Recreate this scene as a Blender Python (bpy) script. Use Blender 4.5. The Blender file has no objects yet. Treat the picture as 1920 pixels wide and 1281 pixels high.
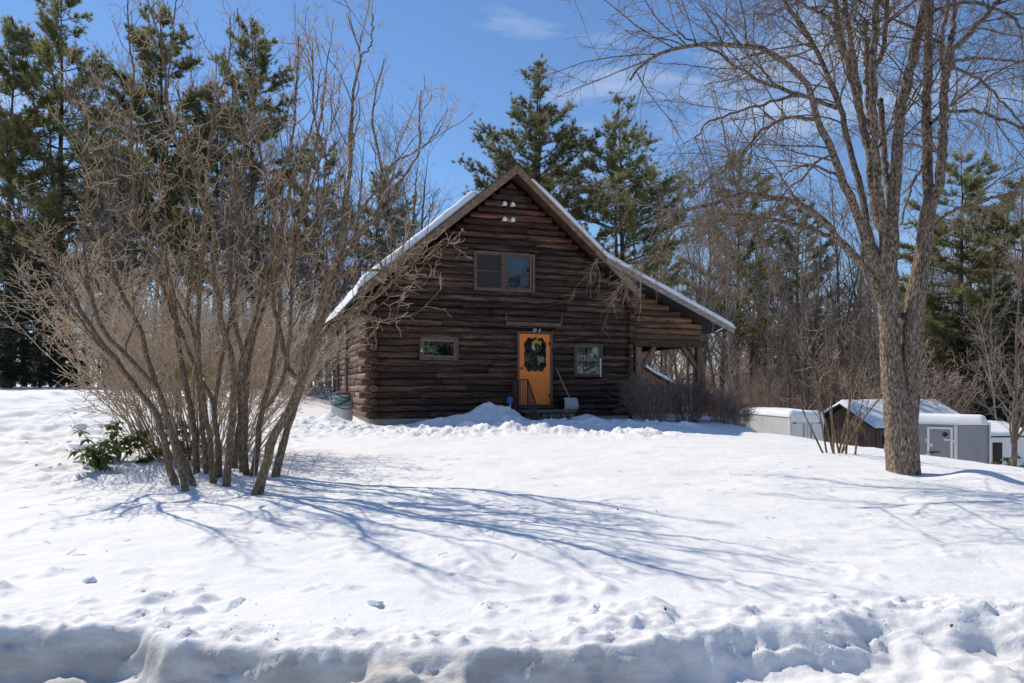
import bpy, math, random
import numpy as np
from mathutils import Vector, Matrix

# ------------------------------------------------------------------ camera, sky, sun, exposure
scene = bpy.context.scene
C = scene.collection
R = math.radians
EYE = 1.75
FPX, CX, HY = 1280.0, 960.0, 725.0          # focal length in photo pixels, centre, eye line
cam_d = bpy.data.cameras.new('camera')
cam = bpy.data.objects.new('camera', cam_d)
C.objects.link(cam)
cam.location = (0, 0, EYE)
cam.rotation_euler = (R(90), 0, 0)
cam_d.sensor_width = 36.0
cam_d.lens = 36.0 * FPX / 1920.0
cam_d.shift_y = (HY - 640.5) / 1920.0
cam_d.clip_start = 0.1
cam_d.clip_end = 2000
scene.camera = cam

SUN_EL = R(49.0)
SUN_H = Vector((-0.75, 0.66)).normalized()     # horizontal direction towards the sun
world = bpy.data.worlds.new('World')
scene.world = world
world.use_nodes = True
wt = world.node_tree
for n in list(wt.nodes):
    wt.nodes.remove(n)
w_out = wt.nodes.new('ShaderNodeOutputWorld')
w_bg = wt.nodes.new('ShaderNodeBackground')
w_sky = wt.nodes.new('ShaderNodeTexSky')
w_sky.sky_type = 'NISHITA'
w_sky.sun_disc = False
w_sky.sun_elevation = SUN_EL
w_sky.sun_rotation = math.atan2(SUN_H.x, SUN_H.y)
w_sky.altitude = 1000
w_sky.air_density = 1.2
w_sky.dust_density = 0.0
w_sky.ozone_density = 8.0
w_tc = wt.nodes.new('ShaderNodeTexCoord')
w_map = wt.nodes.new('ShaderNodeMapping')
w_map.inputs['Scale'].default_value = (1.6, 1.6, 5.0)
w_map.inputs['Location'].default_value = (0.35, 0.2, 0.1)
w_noi = wt.nodes.new('ShaderNodeTexNoise')
w_noi.inputs['Scale'].default_value = 1.5
w_noi.inputs['Detail'].default_value = 7
w_noi.inputs['Roughness'].default_value = 0.6
w_noi.inputs['Distortion'].default_value = 0.5
w_rmp = wt.nodes.new('ShaderNodeMapRange')
w_rmp.inputs['From Min'].default_value = 0.53
w_rmp.inputs['From Max'].default_value = 0.80
w_rmp.inputs['To Max'].default_value = 0.75
w_mix = wt.nodes.new('ShaderNodeMix')
w_mix.data_type = 'RGBA'
w_mix.inputs['B'].default_value = (5.6, 6.2, 7.2, 1)       # thin bright cloud
wt.links.new(w_tc.outputs['Generated'], w_map.inputs['Vector'])
wt.links.new(w_map.outputs['Vector'], w_noi.inputs['Vector'])
wt.links.new(w_noi.outputs['Fac'], w_rmp.inputs['Value'])
wt.links.new(w_rmp.outputs['Result'], w_mix.inputs['Factor'])
wt.links.new(w_sky.outputs['Color'], w_mix.inputs['A'])
wt.links.new(w_mix.outputs['Result'], w_bg.inputs['Color'])
w_bg.inputs['Strength'].default_value = 0.12
wt.links.new(w_bg.outputs['Background'], w_out.inputs['Surface'])

sun_d = bpy.data.lights.new('sun', 'SUN')
sun_d.energy = 3.7
sun_d.angle = R(0.5)
sun_d.color = (1.0, 0.91, 0.765)
sun = bpy.data.objects.new('sun', sun_d)
C.objects.link(sun)
to_sun = Vector((SUN_H.x * math.cos(SUN_EL), SUN_H.y * math.cos(SUN_EL), math.sin(SUN_EL)))
sun.rotation_mode = 'QUATERNION'
sun.rotation_quaternion = to_sun.to_track_quat('Z', 'Y')
sun.location = (-20, 20, 30)
vs = scene.view_settings
vs.view_transform = 'Standard'
vs.look = 'None'
vs.gamma = 1.0
vs.use_curve_mapping = False
vs.exposure = 0.13

# ------------------------------------------------------------------ helpers
def at(px, py, Y):
    return np.array([(px - CX) / FPX * Y, Y, EYE - (py - HY) / FPX * Y])

def tag(o, label=None, cat=None, group=None, kind=None):
    if label: o['label'] = label
    if cat: o['category'] = cat
    if group: o['group'] = group
    if kind: o['kind'] = kind
    return o

def empty(name, loc=(0, 0, 0), rz=0.0):
    o = bpy.data.objects.new(name, None)
    C.objects.link(o)
    o.location = loc
    o.rotation_euler = (0, 0, rz)
    o.empty_display_size = 0.2
    return o

def copy_tree(o, parent=None):
    c = o.copy()
    C.objects.link(c)
    c.parent = parent
    for ch in o.children:
        copy_tree(ch, c)
    return c

def np_mesh(name, verts, quads=None, tris=None, smooth=False):
    me = bpy.data.meshes.new(name)
    verts = np.asarray(verts, dtype=np.float32).reshape(-1, 3)
    nq = 0 if quads is None else len(quads)
    nt = 0 if tris is None else len(tris)
    me.vertices.add(len(verts))
    me.vertices.foreach_set('co', verts.ravel())
    parts = []
    if nq: parts.append(np.asarray(quads, dtype=np.int32).ravel())
    if nt: parts.append(np.asarray(tris, dtype=np.int32).ravel())
    li = np.concatenate(parts)
    me.loops.add(len(li))
    me.loops.foreach_set('vertex_index', li)
    me.polygons.add(nq + nt)
    ls = np.concatenate([np.arange(nq) * 4, nq * 4 + np.arange(nt) * 3]).astype(np.int32)
    me.polygons.foreach_set('loop_start', ls)
    if smooth:
        me.polygons.foreach_set('use_smooth', np.ones(nq + nt, dtype=bool))
    me.update(calc_edges=True)
    me.validate()
    return me

def mobj(name, me, mat, parent=None):
    o = bpy.data.objects.new(name, me)
    C.objects.link(o)
    if mat is not None and len(me.materials) == 0:
        me.materials.append(mat)
    if parent is not None:
        o.parent = parent
    return o

class MB:
    """collects polygons for one mesh"""
    def __init__(self):
        self.v = []; self.f = []
    def add(self, verts, faces):
        b = len(self.v)
        self.v += [tuple(map(float, p)) for p in verts]
        self.f += [tuple(b + i for i in f) for f in faces]
        return self
    def box(self, x0, x1, y0, y1, z0, z1):
        return self.add([(x0,y0,z0),(x1,y0,z0),(x1,y1,z0),(x0,y1,z0),(x0,y0,z1),(x1,y0,z1),(x1,y1,z1),(x0,y1,z1)],
                        [(0,3,2,1),(4,5,6,7),(0,1,5,4),(1,2,6,5),(2,3,7,6),(3,0,4,7)])
    def prism(self, poly, axis, a, b):
        """poly: list of 2-D points, extruded along axis ('x','y','z') from a to b"""
        def p3(p, t):
            return {'x': (t, p[0], p[1]), 'y': (p[0], t, p[1]), 'z': (p[0], p[1], t)}[axis]
        n = len(poly)
        vs_ = [p3(p, a) for p in poly] + [p3(p, b) for p in poly]
        fs = [tuple(range(n)), tuple(range(2*n-1, n-1, -1))]
        for i in range(n):
            j = (i + 1) % n
            fs.append((i, i + n, j + n, j))
        return self.add(vs_, fs)
    def bar(self, p, q, w, h=None, up=(0, 0, 1)):
        h = h or w
        p = Vector(p); q = Vector(q); d = (q - p).normalized()
        s = d.cross(Vector(up))
        if s.length < 1e-4: s = d.cross(Vector((1, 0, 0)))
        s.normalize(); t = s.cross(d)
        vs_ = []
        for c in (p, q):
            for a, b in ((-1,-1),(1,-1),(1,1),(-1,1)):
                vs_.append(c + s * (a * w / 2) + t * (b * h / 2))
        return self.add(vs_, [(0,1,2,3),(7,6,5,4),(0,4,5,1),(1,5,6,2),(2,6,7,3),(3,7,4,0)])
    def tube(self, pts, radii, k=8, cap=True):
        pts = [Vector(p) for p in pts]
        n = len(pts)
        if not hasattr(radii, '__len__'): radii = [radii] * n
        vs_ = []; 
        mt = pts[-1] - pts[0]
        ax = min(range(3), key=lambda i: abs(mt[i])); ref = Vector([1 if i == ax else 0 for i in range(3)])
        for i in range(n):
            t = (pts[min(i+1, n-1)] - pts[max(i-1, 0)]).normalized()
            a = t.cross(ref).normalized(); b = t.cross(a)
            for j in range(k):
                an = 2*math.pi*j/k
                vs_.append(pts[i] + (a*math.cos(an) + b*math.sin(an))*radii[i])
        fs = [(i*k+j, i*k+(j+1)%k, (i+1)*k+(j+1)%k, (i+1)*k+j) for i in range(n-1) for j in range(k)]
        if cap: fs += [tuple(range(k-1, -1, -1)), tuple(range((n-1)*k, n*k))]
        return self.add(vs_, fs)
    def lathe(self, prof, c, k=16):
        """prof: (radius, z) rings"""
        vs_ = [(c[0]+r*math.cos(2*math.pi*j/k), c[1]+r*math.sin(2*math.pi*j/k), c[2]+z) for r, z in prof for j in range(k)]
        n = len(prof)
        fs = [(i*k+j, i*k+(j+1)%k, (i+1)*k+(j+1)%k, (i+1)*k+j) for i in range(n-1) for j in range(k)]
        fs += [tuple(range(k-1, -1, -1)), tuple(range((n-1)*k, n*k))]
        return self.add(vs_, fs)
    def mesh(self, name, smooth=False):
        me = bpy.data.meshes.new(name)
        me.from_pydata(self.v, [], self.f)
        if smooth:
            me.polygons.foreach_set('use_smooth', np.ones(len(me.polygons), dtype=bool))
        me.update()
        return me
    def build(self, name, mat, parent=None, smooth=False, bevel=0.0):
        o = mobj(name, self.mesh(name, smooth), mat, parent)
        if bevel:
            b = o.modifiers.new('bevel', 'BEVEL'); b.width = bevel; b.segments = 2; b.limit_method = 'ANGLE'
        return o

class TB:
    """collects many tapered tubes and turns them into one mesh at once"""
    def __init__(self): self.g = {}
    def add(self, pts, rad, k):
        self.g.setdefault((len(pts), k), []).append((pts, rad))
    def mesh(self, name, smooth=True):
        V = []; Q = []; base = 0
        for (n, k), lst in self.g.items():
            P = np.array([a for a, b in lst], dtype=np.float64)
            Rr = np.array([b for a, b in lst], dtype=np.float64)
            T = np.empty_like(P)
            T[:, 1:-1] = P[:, 2:] - P[:, :-2]; T[:, 0] = P[:, 1] - P[:, 0]; T[:, -1] = P[:, -1] - P[:, -2]
            T /= np.maximum(np.linalg.norm(T, axis=2, keepdims=True), 1e-9)
            m = np.abs(P[:, -1] - P[:, 0]); ref = np.eye(3)[np.argmin(m, axis=1)][:, None, :]
            A = np.cross(T, np.broadcast_to(ref, T.shape)); A /= np.maximum(np.linalg.norm(A, axis=2, keepdims=True), 1e-9)
            B = np.cross(T, A)
            an = np.arange(k) * 2 * np.pi / k
            ring = (A[:, :, None, :] * np.cos(an)[None, None, :, None] + B[:, :, None, :] * np.sin(an)[None, None, :, None])
            X = P[:, :, None, :] + ring * Rr[:, :, None, None]
            M = len(lst)
            V.append(X.reshape(-1, 3))
            i = np.arange(n - 1)[:, None]; j = np.arange(k)[None, :]; j2 = (j + 1) % k
            q = np.stack(np.broadcast_arrays(i*k+j, i*k+j2, (i+1)*k+j2, (i+1)*k+j), axis=-1).reshape(-1, 4)
            off = (base + np.arange(M) * n * k)[:, None, None]
            Q.append((q[None] + off).reshape(-1, 4))
            base += M * n * k
        return np_mesh(name, np.concatenate(V), np.concatenate(Q), None, smooth)

# ---- value noise on arrays
def _h(ix, iy, seed):
    h = (ix.astype(np.int64) * 374761393 + iy.astype(np.int64) * 668265263 + seed * 974711 + 12345) & 0xffffffff
    h = ((h ^ (h >> 13)) * 1274126177) & 0xffffffff
    h = h ^ (h >> 16)
    return (h & 0xffff) / 65535.0
def vnoise(x, y, seed=0):
    x = np.asarray(x, float); y = np.asarray(y, float)
    ix = np.floor(x); iy = np.floor(y); fx = x - ix; fy = y - iy
    fx = fx*fx*fx*(fx*(fx*6-15)+10); fy = fy*fy*fy*(fy*(fy*6-15)+10)
    a = _h(ix, iy, seed); b = _h(ix+1, iy, seed); c = _h(ix, iy+1, seed); d = _h(ix+1, iy+1, seed)
    return (a*(1-fx)+b*fx)*(1-fy) + (c*(1-fx)+d*fx)*fy
def fbm(x, y, seed=0, octv=4, gain=0.5):
    s = 0; a = 1; t = 0
    for o in range(octv):
        s = s + a * (vnoise(x * 2**o, y * 2**o, seed + o*17) - 0.5); t += a; a *= gain
    return s / t * 2
def sst(x, a, b):
    t = np.clip((np.asarray(x, float) - a) / (b - a), 0, 1)
    return t * t * (3 - 2 * t)

# ------------------------------------------------------------------ materials
def new_mat(name):
    m = bpy.data.materials.new(name); m.use_nodes = True
    nt = m.node_tree; b = nt.nodes['Principled BSDF']
    return m, nt, b
def ramp(nt, fac, stops):
    r = nt.nodes.new('ShaderNodeValToRGB')
    el = r.color_ramp.elements
    while len(el) < len(stops): el.new(0.5)
    for e, (p, c) in zip(el, stops):
        e.position = p; e.color = (c[0], c[1], c[2], 1)
    nt.links.new(fac, r.inputs['Fac'])
    return r.outputs['Color']
def noise(nt, scale, mapscale=(1, 1, 1), detail=5, rough=0.55, dist=0.0, coord='Object', rand=False):
    tc = nt.nodes.new('ShaderNodeTexCoord')
    mp = nt.nodes.new('ShaderNodeMapping'); mp.inputs['Scale'].default_value = mapscale
    nt.links.new(tc.outputs[coord], mp.inputs['Vector'])
    if rand:
        oi = nt.nodes.new('ShaderNodeObjectInfo'); ml = nt.nodes.new('ShaderNodeMath'); ml.operation = 'MULTIPLY'; ml.inputs[1].default_value = 57.0
        nt.links.new(oi.outputs['Random'], ml.inputs[0]); nt.links.new(ml.outputs[0], mp.inputs['Location'])
    n = nt.nodes.new('ShaderNodeTexNoise')
    n.inputs['Scale'].default_value = scale; n.inputs['Detail'].default_value = detail
    n.inputs['Roughness'].default_value = rough; n.inputs['Distortion'].default_value = dist
    nt.links.new(mp.outputs['Vector'], n.inputs['Vector'])
    return n.outputs['Fac']
def bump(nt, b, h, strength, dist=0.02):
    bp = nt.nodes.new('ShaderNodeBump'); bp.inputs['Strength'].default_value = strength; bp.inputs['Distance'].default_value = dist
    nt.links.new(h, bp.inputs['Height']); nt.links.new(bp.outputs['Normal'], b.inputs['Normal'])
def mixc(nt, fac, a, b, mode='MIX'):
    m = nt.nodes.new('ShaderNodeMix'); m.data_type = 'RGBA'; m.blend_type = mode
    for sock, val in (('Factor', fac), ('A', a), ('B', b)):
        if hasattr(val, 'is_linked'): nt.links.new(val, m.inputs[sock])
        elif sock == 'Factor': m.inputs[sock].default_value = val
        else: m.inputs[sock].default_value = (val[0], val[1], val[2], 1)
    return m.outputs['Result']
def objrand(nt, lo, hi):
    oi = nt.nodes.new('ShaderNodeObjectInfo'); mr = nt.nodes.new('ShaderNodeMapRange')
    mr.inputs['To Min'].default_value = lo; mr.inputs['To Max'].default_value = hi
    nt.links.new(oi.outputs['Random'], mr.inputs['Value'])
    return mr.outputs['Result']
def simple(name, stops, scale=8, mapscale=(1, 1, 1), rough=0.8, bmp=0.3, bdist=0.01, detail=6, rand=False, spec=0.3, tone=None, metal=0.0, dist=0.0):
    m, nt, b = new_mat(name)
    n = noise(nt, scale, mapscale, detail, 0.6, dist, rand=rand)
    col = ramp(nt, n, stops)
    if tone:
        v = objrand(nt, tone[0], tone[1])
        cc = nt.nodes.new('ShaderNodeCombineColor')
        for i in range(3): nt.links.new(v, cc.inputs[i])
        col = mixc(nt, 1.0, col, cc.outputs[0], 'MULTIPLY')
    nt.links.new(col, b.inputs['Base Color'])
    b.inputs['Roughness'].default_value = rough
    b.inputs['Specular IOR Level'].default_value = spec
    b.inputs['Metallic'].default_value = metal
    if bmp: bump(nt, b, n, bmp, bdist)
    return m

M = {}
def snow_mat():
    m, nt, b = new_mat('snow')
    n1 = noise(nt, 2.2, detail=8, rough=0.62)
    n2 = noise(nt, 34, detail=4, rough=0.6)
    add = nt.nodes.new('ShaderNodeMath'); add.operation = 'MULTIPLY_ADD'; add.inputs[1].default_value = 0.16
    nt.links.new(n2, add.inputs[0]); nt.links.new(n1, add.inputs[2])
    base = ramp(nt, n1, [(0.25, (0.82, 0.825, 0.83)), (0.7, (0.885, 0.88, 0.87))])
    # road grit: brownish old snow on the cut face beside the road (dirty by itself, wherever the light comes from)
    tc = nt.nodes.new('ShaderNodeTexCoord'); sp = nt.nodes.new('ShaderNodeSeparateXYZ'); nt.links.new(tc.outputs['Object'], sp.inputs[0])
    mz = nt.nodes.new('ShaderNodeMapRange'); mz.inputs['From Min'].default_value = 0.345; mz.inputs['From Max'].default_value = 0.28
    nt.links.new(sp.outputs['Z'], mz.inputs['Value'])
    my = nt.nodes.new('ShaderNodeMapRange'); my.inputs['From Min'].default_value = 4.6; my.inputs['From Max'].default_value = 4.0
    nt.links.new(sp.outputs['Y'], my.inputs['Value'])
    dn = noise(nt, 3.0, (1, 1, 3), 6, 0.6)
    dr = nt.nodes.new('ShaderNodeMapRange'); dr.inputs['From Min'].default_value = 0.25; dr.inputs['From Max'].default_value = 0.55
    nt.links.new(dn, dr.inputs['Value'])
    mu = nt.nodes.new('ShaderNodeMath'); mu.operation = 'MULTIPLY'; nt.links.new(mz.outputs[0], mu.inputs[0]); nt.links.new(my.outputs[0], mu.inputs[1])
    mu2 = nt.nodes.new('ShaderNodeMath'); mu2.operation = 'MULTIPLY'; nt.links.new(mu.outputs[0], mu2.inputs[0]); nt.links.new(dr.outputs[0], mu2.inputs[1])
    mu3 = nt.nodes.new('ShaderNodeMath'); mu3.operation = 'MULTIPLY'; mu3.inputs[1].default_value = 0.9
    mx_ = nt.nodes.new('ShaderNodeMapRange'); mx_.inputs['From Min'].default_value = 1.3; mx_.inputs['From Max'].default_value = 0.4; mx_.inputs['To Min'].default_value = 0.25
    nt.links.new(sp.outputs['X'], mx_.inputs['Value']); mu4 = nt.nodes.new('ShaderNodeMath'); mu4.operation = 'MULTIPLY'
    nt.links.new(mu2.outputs[0], mu4.inputs[0]); nt.links.new(mx_.outputs[0], mu4.inputs[1]); nt.links.new(mu4.outputs[0], mu3.inputs[0])
    col = mixc(nt, mu3.outputs[0], base, (0.50, 0.465, 0.425))
    nt.links.new(col, b.inputs['Base Color'])
    b.inputs['Roughness'].default_value = 0.75
    b.inputs['Specular IOR Level'].default_value = 0.25
    bump(nt, b, add.outputs[0], 0.5, 0.06)
    return m
M['snow'] = snow_mat()
M['roofsnow'] = simple('roof_snow', [(0.3, (0.80, 0.82, 0.85)), (0.7, (0.88, 0.885, 0.89))], 6, bmp=0.25, bdist=0.03, rough=0.75)

def log_mat(name, axis, stops, streak):
    m, nt, b = new_mat(name)
    ms = (0.55, 1, 7) if axis == 'x' else (1, 0.55, 7)
    ms2 = (1.3, 8, 16) if axis == 'x' else (8, 1.3, 16)
    n1 = noise(nt, 1.9, ms, 8, 0.74, 0.9, rand=True)
    n2 = noise(nt, 3.4, ms2, 7, 0.7, 0.3)
    c1 = ramp(nt, n1, stops)
    r2 = nt.nodes.new('ShaderNodeMapRange'); r2.inputs['From Min'].default_value = 0.54; r2.inputs['From Max'].default_value = 0.72
    nt.links.new(n2, r2.inputs['Value'])
    ru = nt.nodes.new('ShaderNodeMath'); ru.operation = 'MULTIPLY'; nt.links.new(r2.outputs[0], ru.inputs[0])
    nt.links.new(objrand(nt, 0.1, 0.75), ru.inputs[1])
    c2 = mixc(nt, ru.outputs[0], c1, streak)
    v = objrand(nt, 0.5, 1.5)
    cc = nt.nodes.new('ShaderNodeCombineColor')
    for i in range(3): nt.links.new(v, cc.inputs[i])
    c3 = mixc(nt, 1.0, c2, cc.outputs[0], 'MULTIPLY')
    nt.links.new(c3, b.inputs['Base Color'])
    b.inputs['Roughness'].default_value = 0.7
    b.inputs['Specular IOR Level'].default_value = 0.35
    bump(nt, b, n2, 0.9, 0.02)
    return m
M['log'] = log_mat('weathered_log', 'x', [(0.36, (0.012, 0.0075, 0.006)), (0.48, (0.038, 0.020, 0.0135)), (0.56, (0.10, 0.05, 0.030)), (0.69, (0.25, 0.14, 0.088))], (0.33, 0.22, 0.15))
M['log_red'] = log_mat('gable_log', 'x', [(0.36, (0.018, 0.009, 0.007)), (0.47, (0.05, 0.022, 0.014)), (0.56, (0.13, 0.052, 0.03)), (0.69, (0.29, 0.125, 0.07))], (0.28, 0.165, 0.11))
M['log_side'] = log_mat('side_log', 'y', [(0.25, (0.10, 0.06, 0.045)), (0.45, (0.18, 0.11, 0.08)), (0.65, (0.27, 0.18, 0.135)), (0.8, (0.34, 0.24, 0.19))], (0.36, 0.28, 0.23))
M['log_porch'] = log_mat('porch_log', 'x', [(0.32, (0.04, 0.02, 0.012)), (0.46, (0.12, 0.06, 0.034)), (0.57, (0.24, 0.125, 0.07)), (0.7, (0.40, 0.23, 0.14))], (0.30, 0.2, 0.14))
M['core'] = simple('core_shade', [(0.3, (0.012, 0.009, 0.008)), (0.7, (0.03, 0.022, 0.018))], 4, bmp=0)  # near-black colour stands in for the unlit rooms behind the panes
M['log_end'] = simple('log_end', [(0.3, (0.035, 0.02, 0.014)), (0.5, (0.09, 0.05, 0.032)), (0.7, (0.17, 0.10, 0.065))], 14, bmp=0.6, tone=(0.5, 1.3))
M['board'] = simple('rake_board', [(0.3, (0.12, 0.073, 0.045)), (0.5, (0.23, 0.145, 0.093)), (0.7, (0.36, 0.25, 0.175))], 5, (1, 1, 3), bmp=0.4, tone=(0.8, 1.15), dist=0.8)
M['board_grey'] = simple('grey_board', [(0.3, (0.18, 0.145, 0.12)), (0.5, (0.32, 0.265, 0.22)), (0.7, (0.46, 0.40, 0.345))], 5, (1, 1, 3), bmp=0.4, tone=(0.8, 1.15), dist=0.8)
M['frame'] = simple('window_frame', [(0.3, (0.075, 0.052, 0.04)), (0.7, (0.16, 0.115, 0.09))], 9, bmp=0.2, tone=(0.8, 1.2))
M['frame_light'] = simple('window_sash', [(0.3, (0.16, 0.12, 0.09)), (0.7, (0.28, 0.22, 0.18))], 9, bmp=0.2)
M['shingle'] = simple('shingle', [(0.3, (0.03, 0.026, 0.024)), (0.7, (0.07, 0.062, 0.058))], 12, bmp=0.5)
M['soffit'] = simple('soffit_wood', [(0.3, (0.06, 0.028, 0.018)), (0.7, (0.14, 0.07, 0.045))], 5, bmp=0.2)
M['concrete'] = simple('concrete', [(0.3, (0.30, 0.27, 0.24)), (0.7, (0.46, 0.43, 0.39))], 7, bmp=0.2)
M['orange'] = simple('orange_paint', [(0.3, (0.90, 0.225, 0.028)), (0.7, (0.94, 0.26, 0.036))], 3, bmp=0.08, rough=0.45, spec=0.4)
M['black'] = simple('black_metal', [(0.3, (0.012, 0.012, 0.013)), (0.7, (0.028, 0.026, 0.026))], 10, bmp=0.1, rough=0.5)
M['rust'] = simple('rusty_iron', [(0.3, (0.05, 0.028, 0.022)), (0.7, (0.12, 0.065, 0.05))], 20, bmp=0.2)
M['stone'] = simple('step_stone', [(0.3, (0.10, 0.09, 0.08)), (0.55, (0.20, 0.18, 0.16)), (0.7, (0.30, 0.27, 0.24))], 6, bmp=0.6, tone=(0.7, 1.15))
M['white'] = simple('white_paint', [(0.3, (0.66, 0.66, 0.65)), (0.7, (0.78, 0.78, 0.77))], 4, bmp=0.03, rough=0.5)
M['lamp'] = simple('frosted_lamp', [(0.3, (0.75, 0.75, 0.73)), (0.7, (0.85, 0.85, 0.83))], 4, bmp=0, rough=0.3, spec=0.5)
M['greymetal'] = simple('grey_metal', [(0.3, (0.20, 0.205, 0.22)), (0.7, (0.25, 0.255, 0.27))], 2, bmp=0.03, rough=0.42, spec=0.5)
M['palegrey'] = simple('pale_panel', [(0.3, (0.56, 0.555, 0.55)), (0.7, (0.66, 0.655, 0.645))], 2, bmp=0.03, rough=0.5, spec=0.45)
M['barnwood'] = simple('barn_wood', [(0.3, (0.08, 0.054, 0.038)), (0.5, (0.20, 0.128, 0.082)), (0.72, (0.38, 0.25, 0.165))], 4, (4, 4, 0.6), bmp=0.4, tone=(0.65, 1.25))
M['barndark'] = simple('barn_dark', [(0.3, (0.02, 0.017, 0.015)), (0.7, (0.05, 0.042, 0.038))], 4, (4, 4, 0.6), bmp=0.3)
M['tan'] = simple('tan_wood', [(0.3, (0.25, 0.15, 0.09)), (0.7, (0.40, 0.26, 0.17))], 3, (4, 4, 0.6), bmp=0.3)
M['barrel'] = simple('barrel_plastic', [(0.3, (0.42, 0.43, 0.40)), (0.6, (0.60, 0.61, 0.60))], 1.8, bmp=0.03, rough=0.45, spec=0.5)
M['hose'] = simple('green_hose', [(0.3, (0.012, 0.09, 0.085)), (0.7, (0.02, 0.14, 0.13))], 10, bmp=0.05, rough=0.4, spec=0.5)
M['blue'] = simple('blue_plastic', [(0.3, (0.03, 0.13, 0.42)), (0.7, (0.05, 0.19, 0.52))], 6, bmp=0.03, rough=0.4, spec=0.5)
M['shovel'] = simple('grey_plastic', [(0.3, (0.40, 0.40, 0.42)), (0.7, (0.50, 0.50, 0.52))], 6, bmp=0.05, rough=0.5)
M['navy'] = simple('navy_plastic', [(0.3, (0.012, 0.014, 0.03)), (0.7, (0.02, 0.024, 0.05))], 6, bmp=0.05, rough=0.5)
M['yellow'] = simple('yellow_petal', [(0.3, (0.80, 0.55, 0.03)), (0.7, (0.90, 0.70, 0.08))], 12, bmp=0.05)
M['cream'] = simple('cream_petal', [(0.3, (0.68, 0.66, 0.55)), (0.7, (0.8, 0.78, 0.68))], 12, bmp=0.05)
M['seed'] = simple('flower_eye', [(0.3, (0.03, 0.018, 0.01)), (0.7, (0.06, 0.035, 0.02))], 30, bmp=0.2)
M['vine'] = simple('vine_twig', [(0.3, (0.05, 0.04, 0.035)), (0.7, (0.12, 0.10, 0.09))], 20, bmp=0.2)
M['curtain'] = simple('lace_curtain', [(0.3, (0.42, 0.40, 0.36)), (0.7, (0.62, 0.60, 0.55))], 3, (9, 1, 0.5), bmp=0.3)
M['curtain_orange'] = simple('orange_curtain', [(0.3, (0.35, 0.14, 0.05)), (0.7, (0.5, 0.22, 0.08))], 12, bmp=0.2)
M['digit'] = simple('number_metal', [(0.3, (0.62, 0.57, 0.5)), (0.7, (0.75, 0.7, 0.62))], 10, bmp=0.02, rough=0.5)
M['sticker'] = simple('sticker', [(0.3, (0.55, 0.55, 0.42)), (0.7, (0.66, 0.66, 0.5))], 10, bmp=0)
M['wire'] = simple('wire_black', [(0.3, (0.015, 0.015, 0.015)), (0.7, (0.03, 0.03, 0.03))], 4, bmp=0)
M['pipe'] = simple('pipe_grey', [(0.3, (0.09, 0.075, 0.07)), (0.7, (0.15, 0.13, 0.12))], 4, bmp=0, rough=0.5)

def glass_mat(name, tint, ior, refl):
    m, nt, b = new_mat(name)
    out = nt.nodes['Material Output']
    tr = nt.nodes.new('ShaderNodeBsdfTransparent'); tr.inputs['Color'].default_value = (tint[0], tint[1], tint[2], 1)
    gl = nt.nodes.new('ShaderNodeBsdfGlossy'); gl.inputs['Roughness'].default_value = 0.015
    fr = nt.nodes.new('ShaderNodeFresnel'); fr.inputs['IOR'].default_value = ior
    mx = nt.nodes.new('ShaderNodeMixShader')
    n = noise(nt, 1.6, detail=2); bp = nt.nodes.new('ShaderNodeBump'); bp.inputs['Strength'].default_value = 0.12; bp.inputs['Distance'].default_value = 0.02
    nt.links.new(n, bp.inputs['Height']); nt.links.new(bp.outputs['Normal'], gl.inputs['Normal'])
    nt.links.new(fr.outputs[0], mx.inputs[0]); nt.links.new(tr.outputs[0], mx.inputs[1]); nt.links.new(gl.outputs[0], mx.inputs[2])
    nt.links.new(mx.outputs[0], out.inputs['Surface'])
    return m
M['glass'] = glass_mat('window_glass', (0.75, 0.78, 0.78), 1.75, 1)
M['screen'] = simple('insect_screen', [(0.3, (0.030, 0.027, 0.024)), (0.7, (0.042, 0.038, 0.034))], 40, bmp=0.05, rough=0.7)

def bark(name, stops, mscale=(1, 1, 0.16), scale=22, bmp=0.8, bdist=0.02, tone=None):
    return simple(name, stops, scale, mscale, rough=0.85, bmp=bmp, bdist=bdist, detail=6, spec=0.2, tone=tone, dist=0.3)
M['maple'] = bark('maple_bark', [(0.34, (0.05, 0.036, 0.027)), (0.45, (0.175, 0.13, 0.095)), (0.56, (0.34, 0.265, 0.20)), (0.69, (0.55, 0.46, 0.375))], bmp=1.0, bdist=0.04, scale=52, mscale=(1, 1, 0.30))
M['maple_limb'] = bark('maple_limb', [(0.36, (0.05, 0.037, 0.028)), (0.48, (0.155, 0.115, 0.085)), (0.64, (0.36, 0.285, 0.225))], scale=36, mscale=(1, 1, 0.5), bmp=1.0, bdist=.03)
M['maple_twig'] = bark('maple_twig', [(0.3, (0.13, 0.096, 0.072)), (0.7, (0.34, 0.262, 0.205))], bmp=0)
M['lilac'] = bark('lilac_bark', [(0.30, (0.055, 0.037, 0.023)), (0.46, (0.155, 0.107, 0.067)), (0.58, (0.27, 0.192, 0.123)), (0.75, (0.46, 0.35, 0.245))], scale=48, mscale=(1, 1, 0.4), bdist=0.025)
M['lilac_twig'] = bark('lilac_twig', [(0.3, (0.28, 0.20, 0.13)), (0.7, (0.64, 0.49, 0.355))], bmp=0)
M['thicket'] = bark('thicket_twig', [(0.3, (0.34, 0.25, 0.17)), (0.7, (0.68, 0.54, 0.40))], bmp=0)
M['wood_far'] = bark('far_bark', [(0.3, (0.075, 0.058, 0.046)), (0.7, (0.25, 0.20, 0.163))], bmp=0.3, scale=8, tone=(0.7, 1.35))
M['wood_pale'] = bark('pale_bark', [(0.3, (0.22, 0.19, 0.165)), (0.7, (0.42, 0.375, 0.33))], bmp=0.3, scale=8, tone=(0.7, 1.2))
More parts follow.
